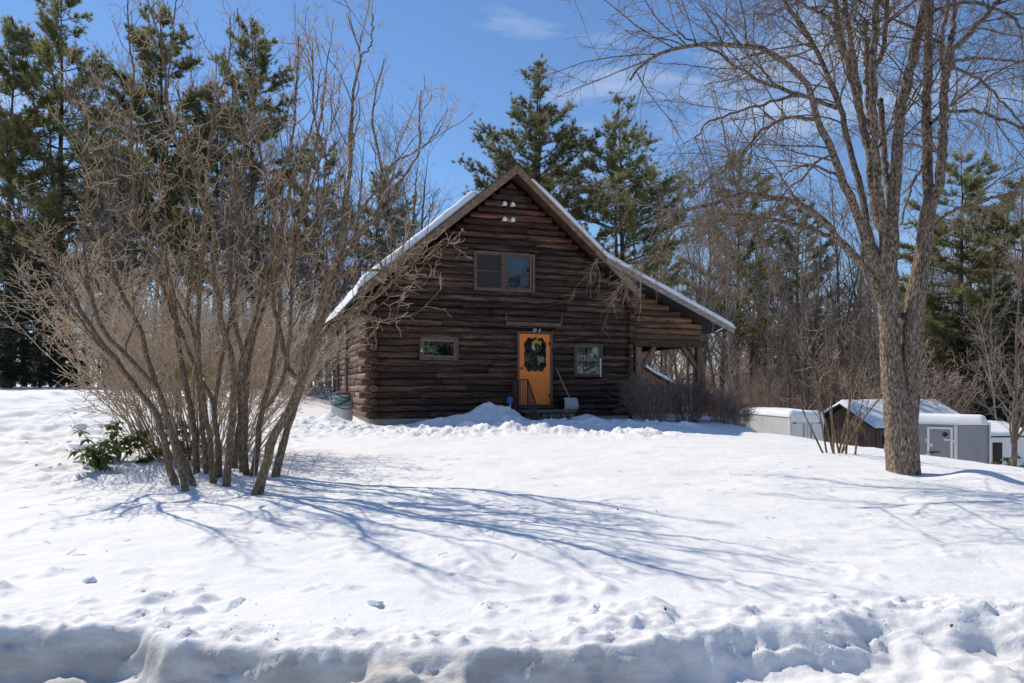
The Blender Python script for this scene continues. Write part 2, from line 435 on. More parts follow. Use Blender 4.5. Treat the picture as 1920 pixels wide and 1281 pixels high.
M['twig_far'] = bark('far_twig', [(0.3, (0.19, 0.148, 0.12)), (0.7, (0.38, 0.305, 0.25))], bmp=0, tone=(0.75, 1.3))
M['brush'] = bark('brush_twig', [(0.3, (0.34, 0.25, 0.19)), (0.7, (0.60, 0.46, 0.36))], bmp=0, tone=(0.65, 1.3))
M['hedge'] = bark('hedge_twig', [(0.3, (0.17, 0.115, 0.09)), (0.7, (0.34, 0.235, 0.19))], bmp=0, tone=(0.8, 1.2))
M['pine_bark'] = bark('pine_bark', [(0.3, (0.04, 0.03, 0.024)), (0.7, (0.13, 0.098, 0.078))], bmp=0.5, scale=6)

def leaf_mat(name, stops, scale, trans, rough=0.5, spec=0.3, tone=None):
    m, nt, b = new_mat(name)
    out = nt.nodes['Material Output']
    n = noise(nt, scale, detail=3, rand=True)
    col = ramp(nt, n, stops)
    if tone:
        v = objrand(nt, tone[0], tone[1]); cc = nt.nodes.new('ShaderNodeCombineColor')
        for i in range(3): nt.links.new(v, cc.inputs[i])
        col = mixc(nt, 1.0, col, cc.outputs[0], 'MULTIPLY')
    nt.links.new(col, b.inputs['Base Color']); b.inputs['Roughness'].default_value = rough; b.inputs['Specular IOR Level'].default_value = spec
    t = nt.nodes.new('ShaderNodeBsdfTranslucent'); nt.links.new(col, t.inputs['Color'])
    mx = nt.nodes.new('ShaderNodeMixShader'); mx.inputs[0].default_value = trans
    nt.links.new(b.outputs[0], mx.inputs[1]); nt.links.new(t.outputs[0], mx.inputs[2]); nt.links.new(mx.outputs[0], out.inputs['Surface'])
    return m
M['needle'] = leaf_mat('pine_needles', [(0.3, (0.15, 0.165, 0.072)), (0.5, (0.25, 0.25, 0.105)), (0.7, (0.38, 0.355, 0.165))], 0.9, 0.55, tone=(0.8, 1.2))
M['needle_dark'] = leaf_mat('hemlock_needles', [(0.3, (0.022, 0.034, 0.018)), (0.7, (0.05, 0.065, 0.03))], 0.9, 0.2, tone=(0.8, 1.2))
M['rhodo'] = leaf_mat('rhododendron_leaf', [(0.3, (0.08, 0.12, 0.03)), (0.7, (0.20, 0.25, 0.065))], 5, 0.3, rough=0.3, spec=0.5)
M['yellowneedle'] = leaf_mat('young_pine_needles', [(0.3, (0.25, 0.27, 0.05)), (0.7, (0.42, 0.42, 0.10))], 5, 0.4)
M['deadleaf'] = leaf_mat('dead_leaf', [(0.3, (0.12, 0.055, 0.03)), (0.7, (0.20, 0.10, 0.055))], 5, 0.3)

# ------------------------------------------------------------------ snowy ground (one sheet to the horizon)
YK = np.array([-400, 0.0, 3.0, 3.9, 5.5, 7.5, 9.5, 13, 19, 30, 60, 400])
ZK = np.array([0.3, 0.30, 0.32, 0.34, 0.44, 0.545, 0.585, 0.63, 0.70, 0.78, 0.9, 4.0])
def ground_z(x, y):
    x = np.asarray(x, float); y = np.asarray(y, float)
    z = np.interp(y, YK, ZK)
    # ground rises towards the woods on the left
    z = z + 0.88 * sst(-x, 3.5, 11.5) * sst(y, 8.0, 15.0)
    # ground falls away to the right, down to the trailers and the barn
    s = (x - 5.3) * 0.8 + (y - 16) * 0.6
    pad = sst(np.hypot(x - 5.6, y - 22.3), 0.8, 3.2)
    pad2 = sst(np.hypot(x - 0.5, y - 24.0), 6.0, 9.0)
    z = z - 3.35 * sst(s, -0.5, 15.0) * np.maximum(pad, 0.12) * np.maximum(pad2, 0.1) * sst(x, 3, 7)
    z = z - 0.25 * sst(x, 4.5, 9.5) * sst(y, 4.5, 8) * (1 - sst(y, 13, 18))
    # gentle drifts and wind texture
    amp = sst(y, 3.6, 5.5)
    z = z + 0.055 * fbm(x * 0.35, y * 0.5, 3, 3) * amp
    z = z + 0.026 * fbm(x * 1.3 + y * 0.5, y * 2.2, 5, 4) * amp + 0.03 * np.maximum(0, fbm(x * 0.8 + 9, y * 1.6, 15, 4, .6) - .15) * amp
    z = z + 0.010 * fbm(x * 6 + y * 2, y * 11, 9, 4, .6) * amp * (1 - sst(y, 12, 20))
    # churned, ploughed snow on the left and in front of the house
    ch = sst(-x, 3.2, 5.2) * sst(y, 7.2, 9.0) * (1 - sst(y, 15, 22))
    n = fbm(x * 1.7, y * 1.7, 21, 5, 0.6)
    z = z + ch * (0.15 * np.abs(n) + 0.06 * fbm(x * 5, y * 5, 23, 3) - 0.03)
    rid = np.exp(-((y - (16.7 + 0.35 * np.sin(x * 0.9))) / 0.75) ** 2) * sst(x, -6.5, -3.0) * (1 - sst(x, 3.6, 5.4))
    z = z + rid * (0.05 + 0.12 * sst(x, -2.5, 0) + 0.18 * np.abs(fbm(x * 1.9, y * 1.9, 31, 5, 0.6)) + 0.08 * fbm(x * 6, y * 6, 33, 3))
    rid2 = np.exp(-((y - (15.5 + 0.3 * np.sin(x * 1.3 + 1))) / 0.8) ** 2) * sst(x, -5.5, -3.5) * (1 - sst(x, 2.8, 4.6))
    z = z + rid2 * (0.04 + 0.24 * np.abs(fbm(x * 1.6, y * 1.6, 35, 5, 0.6)) + 0.09 * fbm(x * 5, y * 5, 37, 4, .6))
    def hump(cx, cy, sx, sy, h):
        return h * np.exp(-((x - cx) / sx) ** 2 - ((y - cy) / sy) ** 2)
    rough = 1 + 0.35 * fbm(x * 2.6, y * 2.6, 41, 4, 0.6)
    z = z + hump(-0.5, 18.5, 0.85, 0.62, 0.56) * rough + hump(0.05, 17.9, 0.9, 0.5, 0.16) * rough + hump(-1.7, 17.9, 1.0, 0.5, 0.26) * rough
    z = z + hump(2.05, 19.3, 0.5, 0.5, 0.24) * rough + hump(3.2, 19.6, 0.9, 0.5, 0.10)
    z = z + hump(-4.9, 17.7, 1.0, 0.6, 0.22) * rough
    z = z - hump(1.1, 18.2, 0.45, 0.6, 0.12)
    # drift and hollow round the big maple
    z = z + hump(6.25, 9.15, 0.42, 0.30, 0.13) + hump(5.95, 8.55, 0.25, 0.45, 0.08) - hump(5.62, 9.3, 0.50, 0.35, 0.05)
    z = z - hump(6.9, 6.9, 0.35, 0.22, 0.07) + hump(3.7, 9.9, 0.9, 0.25, 0.035)
    for (a_, b_, c_) in ((1.6, 7.4, .05), (-1.2, 5.9, .04), (3.1, 6.3, .05), (0.6, 9.3, .06), (-5.0, 6.2, .06), (-2.2, 6.4, .03), (2.3, 11.5, .08), (4.3, 8.0, .05)):
        z = z - hump(a_, b_, c_ * 2.2, c_ * 1.6, c_ * .6)
    # sheltered hollow round the lilac stems
    z = z - hump(-3.2, 8.6, 1.1, 0.8, 0.05)
    # lumps thrown back from the road by the plough
    lum = sst(y, 3.5, 3.9) * (1 - sst(y, 4.5, 6.2))
    l1 = np.maximum(0, fbm(x * 2.3, y * 2.6, 51, 4, 0.6) - 0.22)
    z = z + lum * 0.16 * l1
    # cut bank beside the road
    edge = np.interp(x, [-4.5, -2.7, -2.1, -1.9, -1.3, -.7, 0, .6, 1.0, 1.5, 2.3, 5], [4.0, 3.96, 3.90, 3.76, 3.72, 3.68, 3.72, 3.74, 3.86, 4.06, 4.16, 4.2])
    edge = edge + 0.07 * fbm(x * 0.9, x * 0 + 2.5, 61, 3) + (0.05 + .06 * sst(x, .3, 1.5)) * fbm(x * 3.0, x * 0 + 7.5, 63, 4, 0.5)
    lowr = 0.05 + 0.12 * (np.abs(fbm(x * 1.6, y * 1.9, 71, 5, 0.6))) + 0.05 * fbm(x * 6, y * 6, 73, 3)
    lowr = lowr + 0.13 * sst(x, 0.8, 2.2) * sst(y, 3.0, 3.7) * (0.75 + 0.5 * fbm(x * 2.0, y * 2.5, 75, 4, 0.6))
    lowr = lowr + 0.13 * np.exp(-((x + 0.75) / 0.28) ** 2 - ((y - 3.52) / 0.16) ** 2)
    slab_ = sst(x + .25 * (y - 3.6), -.80, -.70) * (1 - sst(x + .1 * y, .10, .20)) * sst(y, 3.40, 3.46)
    lowr = lowr + slab_ * (0.13 + .25 * (y - 3.5) + .05 * x + .05 * fbm(x * 7, y * 7, 91, 4, .65))
    steep = 0.10 + 0.16 * sst(x, 0.8, 1.8) + 0.06 * vnoise(x * 1.7, y * 0, 77)
    t = sst(y, edge - steep, edge + 0.02)
    t = np.clip(t + t * (1 - t) * 4 * (.22 * fbm(x * 2.6, y * 22, 79, 4, .6) + .16 * fbm(x * 9, y * 16, 83, 3, .6)), 0, 1)
    band = np.exp(-((y - edge - .12) / 0.20) ** 2)
    z = z + band * (0.050 * fbm(x * 5, y * 6, 79, 5, 0.7) + 0.055 * np.maximum(0, fbm(x * 11, y * 13, 81, 3, .6)))
    z = lowr * (1 - t) + z * t
    return z
def gz(x, y):
    return float(ground_z(np.array([x]), np.array([y]))[0])
def on_ground(px, py, y0=4.2, y1=60.0):
    """first place where the line of sight through a photo pixel meets the snow"""
    Y = np.linspace(y0, y1, 2500)
    x = (px - CX) / FPX * Y; zr = EYE - (py - HY) / FPX * Y
    hit = np.nonzero(zr <= ground_z(x, Y))[0]
    y = Y[hit[0]] if len(hit) else y1
    return np.array([(px - CX) / FPX * y, y, gz((px - CX) / FPX * y, y)])

def axis_lines(segs):
    out = []
    for a, b, s0, s1 in segs:
        p = a
        while p < b - 1e-6:
            out.append(p); t = (p - a) / (b - a); p += s0 + (s1 - s0) * t
    out.append(segs[-1][1])
    return np.array(out)
pos = axis_lines([(0, 3.4, .026, .026), (3.4, 9, .03, .07), (9, 20, .08, .25), (20, 60, .3, 2), (60, 420, 3, 40)])
xl = np.concatenate([-pos[:0:-1], pos])
yl = axis_lines([(-60, 0, 20, 4), (0, 2.9, .7, .2), (2.9, 3.4, .05, .03), (3.4, 4.5, .014, .016), (4.5, 9, .022, .05), (9, 16, .05, .08), (16, 20.5, .055, .06), (20.5, 40, .15, .6), (40, 100, .8, 5), (100, 420, 6, 40)])
GX, GY = np.meshgrid(xl, yl)
GZ = ground_z(GX, GY)
nx, ny = len(xl), len(yl)
ii = np.arange(ny - 1)[:, None]; jj = np.arange(nx - 1)[None, :]
gq = np.stack([ii*nx+jj, ii*nx+jj+1, (ii+1)*nx+jj+1, (ii+1)*nx+jj], axis=-1).reshape(-1, 4)
g = mobj('snow_ground', np_mesh('snow_ground', np.stack([GX, GY, GZ], -1).reshape(-1, 3), gq, None, True), M['snow'])
tag(g, kind='structure')

# loose lumps of snow
def snow_lump(rng, sx, sy, sz):
    import bmesh
    bm = bmesh.new(); bmesh.ops.create_icosphere(bm, subdivisions=4, radius=1.0)
    ph = [rng.uniform(0, 6.28) for _ in range(9)]
    pl = []
    for _ in range(8):
        v = Vector((rng.gauss(0, 1), rng.gauss(0, 1), rng.gauss(0, 0.8))).normalized(); pl.append((v, rng.uniform(0.35, 0.8)))
    Pn = np.array([tuple(v.co) for v in bm.verts])
    for nv_, dd in pl:
        nn_ = np.array(tuple(nv_)); k = Pn @ nn_
        Pn = Pn - np.where(k > dd, (k - dd) * .95, 0)[:, None] * nn_
    X_, Y_, Z_ = Pn.T
    q = 1 + 0.09*np.sin(5*X_+ph[0])*np.sin(4*Y_+ph[1]) + 0.06*np.sin(11*X_+ph[2]+3*Z_)*np.sin(9*Y_+ph[3]) + 0.16*fbm(X_*4+ph[5], Y_*4+Z_*5, 7, 4, .65)
    for v, a, b, c in zip(bm.verts, X_*q*sx, Y_*q*sy, Z_*q*sz): v.co = (a, b, c)
    me = bpy.data.meshes.new('snow_chunk'); bm.to_mesh(me); bm.free()
    me.polygons.foreach_set('use_smooth', np.ones(len(me.polygons), dtype=bool)); me.update()
    return me
rng = random.Random(5)
for px, py, w, hh, lab in [
    (1108, 1165, .10, .05, 'rounded snow chunk sitting alone right of centre above the road bank'),
    (700, 1135, .085, .045, 'crumbly snow chunk in front of the shrub shadows, right of the flat one'),
    (430, 1138, .15, .022, 'flat broken plate of snow crust left of the crumbly chunk'),
    (172, 1090, .055, .035, 'small pointed snow chunk alone on the smooth snow at far left'),
    (150, 805, .30, .13, 'big ploughed snow boulder left of the rhododendron, farther one'),
    (158, 838, .27, .10, 'big ploughed snow boulder left of the rhododendron, nearer one')]:
    p = on_ground(px, py)
    o = mobj('snow_chunk', snow_lump(rng, w, w * rng.uniform(.6, .9), hh), M['roofsnow'])
    o.location = (p[0], p[1], p[2] + hh * (0.1 if hh < .08 else -.35)); o.rotation_euler = (rng.uniform(-.2, .2), rng.uniform(-.2, .2), rng.uniform(0, 6))
    tag(o, lab, 'snow chunk', 'snow chunks lying on the yard')
# crumbs
tb = MB(); rng = random.Random(11)
me0 = snow_lump(rng, 1, 1, .7)
bmv = [v.co.copy() for v in me0.vertices][:12]
ico = [(0,11,5),(0,5,1),(0,1,7),(0,7,10),(0,10,11),(1,5,9),(5,11,4),(11,10,2),(10,7,6),(7,1,8),(3,9,4),(3,4,2),(3,2,6),(3,6,8),(3,8,9),(4,9,5),(2,4,11),(6,2,10),(8,6,7),(9,8,1)]
ph_ = (1 + 5 ** .5) / 2
icov = [Vector(v).normalized() for v in [(-1,ph_,0),(1,ph_,0),(-1,-ph_,0),(1,-ph_,0),(0,-1,ph_),(0,1,ph_),(0,-1,-ph_),(0,1,-ph_),(ph_,0,-1),(ph_,0,1),(-ph_,0,-1),(-ph_,0,1)]]
def crumbs(n, xa, xb, ya, yb, s0, s1):
    for _ in range(n):
        x = rng.uniform(xa, xb); y = rng.uniform(ya, yb); s = s0 * (s1 / s0) ** rng.random() ** 2
        z = gz(x, y) - s * .25
        tb.add([(x + v.x*s*rng.uniform(.6, 1.3), y + v.y*s*rng.uniform(.6, 1.3), z + v.z*s*rng.uniform(.4, .9)) for v in icov], ico)
for _ in range(16):      # clusters along the road bank
    cx_ = rng.uniform(-3, 3.2); cy_ = rng.uniform(3.85, 4.7)
    for _ in range(rng.randint(6, 16)): crumbs(1, cx_ - .16, cx_ + .16, cy_ - .10, cy_ + .10, .004, .022)
for _ in range(26):
    cx_ = rng.uniform(-10, -4.3); cy_ = rng.uniform(8, 14)
    for _ in range(rng.randint(4, 9)): crumbs(1, cx_ - .4, cx_ + .4, cy_ - .3, cy_ + .3, .015, .08)
crumbs(330, -5.5, 4.5, 15.8, 17.8, .02, .10)
o = tb.build('snow_crumbs', M['snow']); tag(o, 'small crumbs of snow scattered along banks and ploughed edges', 'snow', kind='stuff')

# ------------------------------------------------------------------ the log house
TH = R(19.5)
HX, HYD = -0.03, 20.1
HROT = TH
ct, st = math.cos(TH), math.sin(TH)
house = empty('log_house', (HX, HYD, 0.0), HROT)
tag(house, 'dark brown log house with orange door and snow on its roof', 'house')
def hu(px):
    k = (px - CX) / FPX
    return (k * HYD - HX) / (ct - k * st)
def hz(px, py):
    u = hu(px); Y = HYD + u * st
    return EYE + (HY - py) / FPX * Y
def hw(u, v, z):      # house frame to world
    return Vector((HX + u * ct - v * st, HYD + u * st + v * ct, z))
UL, UR, HLEN = -4.12, 3.92, 10.5
APEX, PIT = 8.10, 0.852
def roof_z(u): return APEX - PIT * abs(u)
PB_U, PB_Z = 2.95, 5.62
PE_U, PE_Z = 7.42, 3.66
PPIT = (PB_Z - PE_Z) / (PE_U - PB_U)
def porch_z(u): return PB_Z - PPIT * (u - PB_U)
def wall_lim(z):
    """left/right ends of a course under the roof at height z"""
    zz = z + 0.30
    l = max(UL, -(APEX - zz) / PIT); r = min(UR, (APEX - zz) / PIT)
    return l, r
Z0 = 0.86
CH = 0.186
openings = [  # u0,u1,z0,z1
    (hu(887), hu(1000), hz(944, 547), hz(944, 475)),
    (hu(786), hu(857), hz(821, 675), hz(821, 633)),
    (hu(1074), hu(1126), hz(1100, 706), hz(1100, 645)),
    (hu(968), hu(1032), 0.9, hz(1000, 624)),
]
# solid core behind the logs
mb = MB()
mb.prism([(UL + .06, .55), (UR - .06, .55), (UR - .06, roof_z(UR) - .33), (0, APEX - .33), (UL + .06, roof_z(UL) - .33)], 'y', 0.03, HLEN)
mb.build('wall_core', M['core'], house)
mb = MB(); mb.box(UL + .02, UR - .02, -.03, HLEN + .02, 0.35, Z0 - .005)
mb.build('foundation', M['concrete'], house)
# one log: half-round, slightly crooked
def log_mesh(x0, x1, zc, h, rng, depth=0.105, axis='x', bow=0.008):
    L = x1 - x0
    ns = max(2, int(L / 0.55) + 1)
    prof = [(0.02, -.50), (-.55, -.49), (-.92, -.26), (-1.0, .05), (-.86, .34), (-.45, .49), (0.02, .50)]
    vs_, fs = [], []
    k = len(prof)
    a0 = rng.uniform(0, 6.28); a1 = rng.uniform(0, 6.28)
    slope = rng.uniform(-.012, .012)
    for i in range(ns + 1):
        t = i / ns
        x = x0 + L * t
        dz = bow * math.sin(a0 + x * 1.3) + slope * (t - .5)
        sc = 1 + .07 * math.sin(a1 + x * 2.1) + rng.uniform(-.05, .05)
        for (py_, pz_) in prof:
            d = depth * (-py_) * sc
            z = zc + dz + pz_ * h * (1.0 + .04 * (sc - 1)) + (rng.uniform(-.007, .007) if abs(pz_) < .45 else 0)
            vs_.append((x, -d, z) if axis == 'x' else (-d, x, z))
    for i in range(ns):
        for j in range(k - 1):
            a = i * k + j
            q = (a, a + k, a + k + 1, a + 1)
            fs.append(q if axis == 'x' else q[::-1])
    e0 = tuple(range(k)); e1 = tuple(range(ns * k + k - 1, ns * k - 1, -1))
    fs += [e0 if axis == 'x' else e0[::-1], e1 if axis == 'x' else e1[::-1]]
    m = MB(); m.add(vs_, fs)
    me = m.mesh('log', False)
    sm = np.ones(len(me.polygons), dtype=bool); sm[-2:] = False
    me.polygons.foreach_set('use_smooth', sm)
    return me
rng = random.Random(21)
ncourse = int((APEX - .45 - Z0) / CH)
for c in range(ncourse):
    z0 = Z0 + c * CH; zc = z0 + CH / 2
    l, r = wall_lim(z0 + CH * .5)
    if r - l < .25: continue
    spans = [(l + (.18 if l <= UL + .01 else 0), r - (.05 if r >= UR - .01 else 0))]
    for (a, b, za, zb) in openings:
        if zc > za - .02 and zc < zb + .02:
            ns_ = []
            for s in spans:
                if s[0] < a: ns_.append((s[0], min(a, s[1])))
                if s[1] > b: ns_.append((max(b, s[0]), s[1]))
            spans = [s for s in ns_ if s[1] - s[0] > .08]
    for (a, b) in spans:
        cuts = [a]
        while b - cuts[-1] > 2.2:
            nxt = cuts[-1] + rng.uniform(1.1, 3.4)
            if b - nxt < .5: break
            cuts.append(nxt)
        cuts.append(b)
        for p, q in zip(cuts[:-1], cuts[1:]):
            depth = .122 + rng.uniform(-.018, .022)
            me = log_mesh(p + .004, q - .004, zc + rng.uniform(-.006, .006), CH * rng.uniform(.95, 1.04), rng, depth)
            mobj('log', me, M['log_red'] if zc > 6.0 and rng.random() < .8 else M['log'], house)
# gable peak infill
mb = MB(); mb.prism([(-.55, APEX - .86), (.55, APEX - .86), (0, APEX - .36)], 'y', -.03, .02)
mb.build('gable_peak_board', M['soffit'], house)
# logs over the porch
pz0 = 3.14
for c in range(9):
    z0 = pz0 + .10 + c * CH; zc = z0 + CH / 2
    r = PB_U + (PB_Z - .27 - zc - CH * .25) / PPIT
    r = min(r, 6.55)
    l = UR + .10
    if r - l < .2: continue
    cuts = [l]
    while r - cuts[-1] > 1.5:
        nxt = cuts[-1] + rng.uniform(.8, 1.9)
        if r - nxt < .4: break
        cuts.append(nxt)
    cuts.append(r)
    for p, q in zip(cuts[:-1], cuts[1:]):
        mobj('log', log_mesh(p + .004, q - .004, zc, CH * rng.uniform(.95, 1.03), rng, .09), M['log_porch'], house)
mb = MB(); mb.prism([(UR + .06, 3.2), (6.5, 3.2), (6.5, porch_z(6.5) - .26), (UR + .06, porch_z(UR) - .26)], 'y', .03, .16)
mb.build('porch_wall_core', M['core'], house)
# left corner: log ends, alternating front and side courses
def end_log(u, v0, v1, zc, rad, axis, mat):
    """round log end sticking out of a corner"""
    m = MB(); k = 10
    ph = rng.uniform(0, 6.28)
    vs_ = []
    for t, s in ((0, .97), (.5, 1.0), (.94, 1.0), (1.0, .9)):
        for j in range(k):
            a = 2 * math.pi * j / k
            rr = rad * s * (1 + .05 * math.sin(3 * a + ph))
            d = v0 + (v1 - v0) * t
            vs_.append((u + rr * math.cos(a), d, zc + rr * math.sin(a)) if axis == 'y' else (d, u + rr * math.cos(a), zc + rr * math.sin(a)))
    fs = [(i*k+j, i*k+(j+1)%k, (i+1)*k+(j+1)%k, (i+1)*k+j) for i in range(3) for j in range(k)]
    fs += [tuple(range(k)), tuple(range(3*k + k - 1, 3*k - 1, -1))]
    m.add(vs_, fs)
    return m.build('log_end', mat, house, smooth=False)
for c in range(20):
    zc = Z0 + c * CH + CH / 2
    if zc > roof_z(UL) - .45: break
    if c % 2 == 0:      # side wall log shows its end to the front
        end_log(UL + .10, 0.1, -.26 - rng.uniform(0, .08), zc, CH * .52, 'y', M['log_end'])
    else:               # front log runs past the corner
        end_log(-.005, UL + .25, UL - .22 - rng.uniform(0, .1), zc, CH * .50, 'x', M['log_end'])
for c in range(22):     # logs of the porch-side wall show their ends
    zc = Z0 + c * CH + CH / 2
    if zc > porch_z(UR) - .30: break
    end_log(UR, 0.1, -.19 - rng.uniform(0, .07) if c % 2 == 0 else -.13, zc, CH * (.53 if c % 2 == 0 else .49), 'y', M['log_end'])
# left side wall logs
for c in range(20):
    zc = Z0 + c * CH + CH / 2
    if zc > roof_z(UL) - .38: break
    cuts = [.12]
    while HLEN - cuts[-1] > 3:
        cuts.append(cuts[-1] + rng.uniform(1.6, 4))
    cuts[-1] = HLEN if HLEN - cuts[-1] < 1 else cuts[-1]
    if cuts[-1] != HLEN: cuts.append(HLEN)
    for p, q in zip(cuts[:-1], cuts[1:]):
        me = log_mesh(p + .004, q - .004, zc + rng.uniform(-.01, .01), CH * rng.uniform(.95, 1.05), rng, .11 + rng.uniform(-.02, .03), 'y')
        me.transform(Matrix.Translation((UL + .03, 0, 0)))
        mobj('log', me, M['log_side'], house)
for v in (4.4, 7.6):    # drain pipes on the side wall
    mb = MB(); mb.tube([(UL - .16, v, .9), (UL - .16, v, 3.9)], .06, 8); mb.build('drain_pipe', M['pipe'], house, True)
# roof slabs
OV = -.52
def slab(name, pts, t, mat, y0=OV, y1=HLEN + .5):
    m = MB()
    lo = [(a, b - t) for a, b in pts]
    m.prism([*pts, *lo[::-1]], 'y', y0, y1)
    return m.build(name, mat, house)
EL_U = -4.5
slab('roof_left', [(EL_U, roof_z(EL_U)), (0, APEX)], .13, M['shingle'])
slab('roof_right', [(0.002, APEX), (PB_U + .06, roof_z(PB_U + .06))], .13, M['shingle'])
slab('porch_roof', [(PB_U - .02, PB_Z + .012), (PE_U, PE_Z)], .10, M['shingle'])
# soffit lining seen under the overhang
slab('soffit_left', [(EL_U + .05, roof_z(EL_U + .05) - .135), (-.01, APEX - .143)], .03, M['soffit'], OV + .06, .02)
slab('soffit_right', [(.01, APEX - .143), (PB_U, roof_z(PB_U) - .135)], .03, M['soffit'], OV + .06, .02)
def rake(name, u0, z0, u1, z1, w, mat, y0=OV - .05, y1=OV - .004):
    m = MB(); m.prism([(u0, z0), (u1, z1), (u1, z1 - w), (u0, z0 - w)], 'y', y0, y1)
    return m.build(name, mat, house, bevel=.006)
rake('rake_board', EL_U, roof_z(EL_U) + .03, -.004, APEX + .03, .27, M['board'])
rake('rake_board', .004, APEX + .03, 4.02, roof_z(4.02) + .03, .27, M['board'])
rake('rake_board', PB_U - .12, PB_Z + .075, PE_U, PE_Z + .03, .24, M['board_grey'], OV - .10, OV - .056)
rake('drip_edge', EL_U, roof_z(EL_U) + .062, -.004, APEX + .066, .03, M['shingle'], OV - .09, OV - .004)
rake('drip_edge', .004, APEX + .066, PB_U, roof_z(PB_U) + .062, .03, M['shingle'], OV - .09, OV - .004)
# gutter bracket at the porch eave
mb = MB(); mb.bar((6.75, OV - .03, 3.50), (7.15, OV - .03, 3.70), .05, .03); mb.build('eave_bracket', M['white'], house)
# snow lying on the roof
def roof_snow(u0, u1, zf, T, seed, y0=OV - .03, y1=HLEN + .4, e0=.25, e1=.25, nu=60, nv=90):
    U = np.linspace(u0, u1, nu); V = np.concatenate([np.linspace(y0, y0 + .6, 26), np.linspace(y0 + .66, y1, nv)])
    UU, VV = np.meshgrid(U, V)
    du0 = np.clip((UU - u0) / e0, 0, 1); du1 = np.clip((u1 - UU) / e1, 0, 1); dv = np.clip((VV - y0) / .16, 0, 1); dv1 = np.clip((y1 - VV) / .16, 0, 1)
    rnd = lambda t: np.sqrt(np.clip(1 - (1 - t) ** 2, 0, 1))
    th = T * rnd(du0) * rnd(du1) * rnd(dv) * rnd(dv1) * (1 + .3 * fbm(UU * 1.1, VV * .7, seed, 3)) + .02 * fbm(UU * 4, VV * 4, seed + 5, 3) * dv
    zb = np.vectorize(zf)(UU)
    top = np.stack([UU, VV, zb + .004 + np.maximum(th, 0.002)], -1).reshape(-1, 3)
    bot = np.stack([UU, VV, zb - .03], -1).reshape(-1, 3)
    a, b = UU.shape
    i = np.arange(a - 1)[:, None]; j = np.arange(b - 1)[None, :]
    q = np.stack([i*b+j, i*b+j+1, (i+1)*b+j+1, (i+1)*b+j], -1).reshape(-1, 4)
    n = a * b
    rim = []
    def strip(idx):
        for s, t in zip(idx[:-1], idx[1:]): rim.append((s, t, t + n, s + n))
    strip([k for k in range(b)][::-1]); strip([(a-1)*b + k for k in range(b)]); strip([k*b for k in range(a)]); strip([k*b + b - 1 for k in range(a)][::-1])
    quads = np.concatenate([q, np.array(rim), q[:, ::-1] + n])
    return mobj('roof_snow', np_mesh('roof_snow', np.concatenate([top, bot]), quads, None, True), M['roofsnow'], house)
roof_snow(EL_U - .05, hu(888) - .02, roof_z, .29, 101, e1=.22)
def rr_z(u): return roof_z(u) if u < PB_U else porch_z(u)
roof_snow(.42, PE_U + .02, rr_z, .15, 103, y0=OV - .12, e0=.9, e1=.12, nu=120)
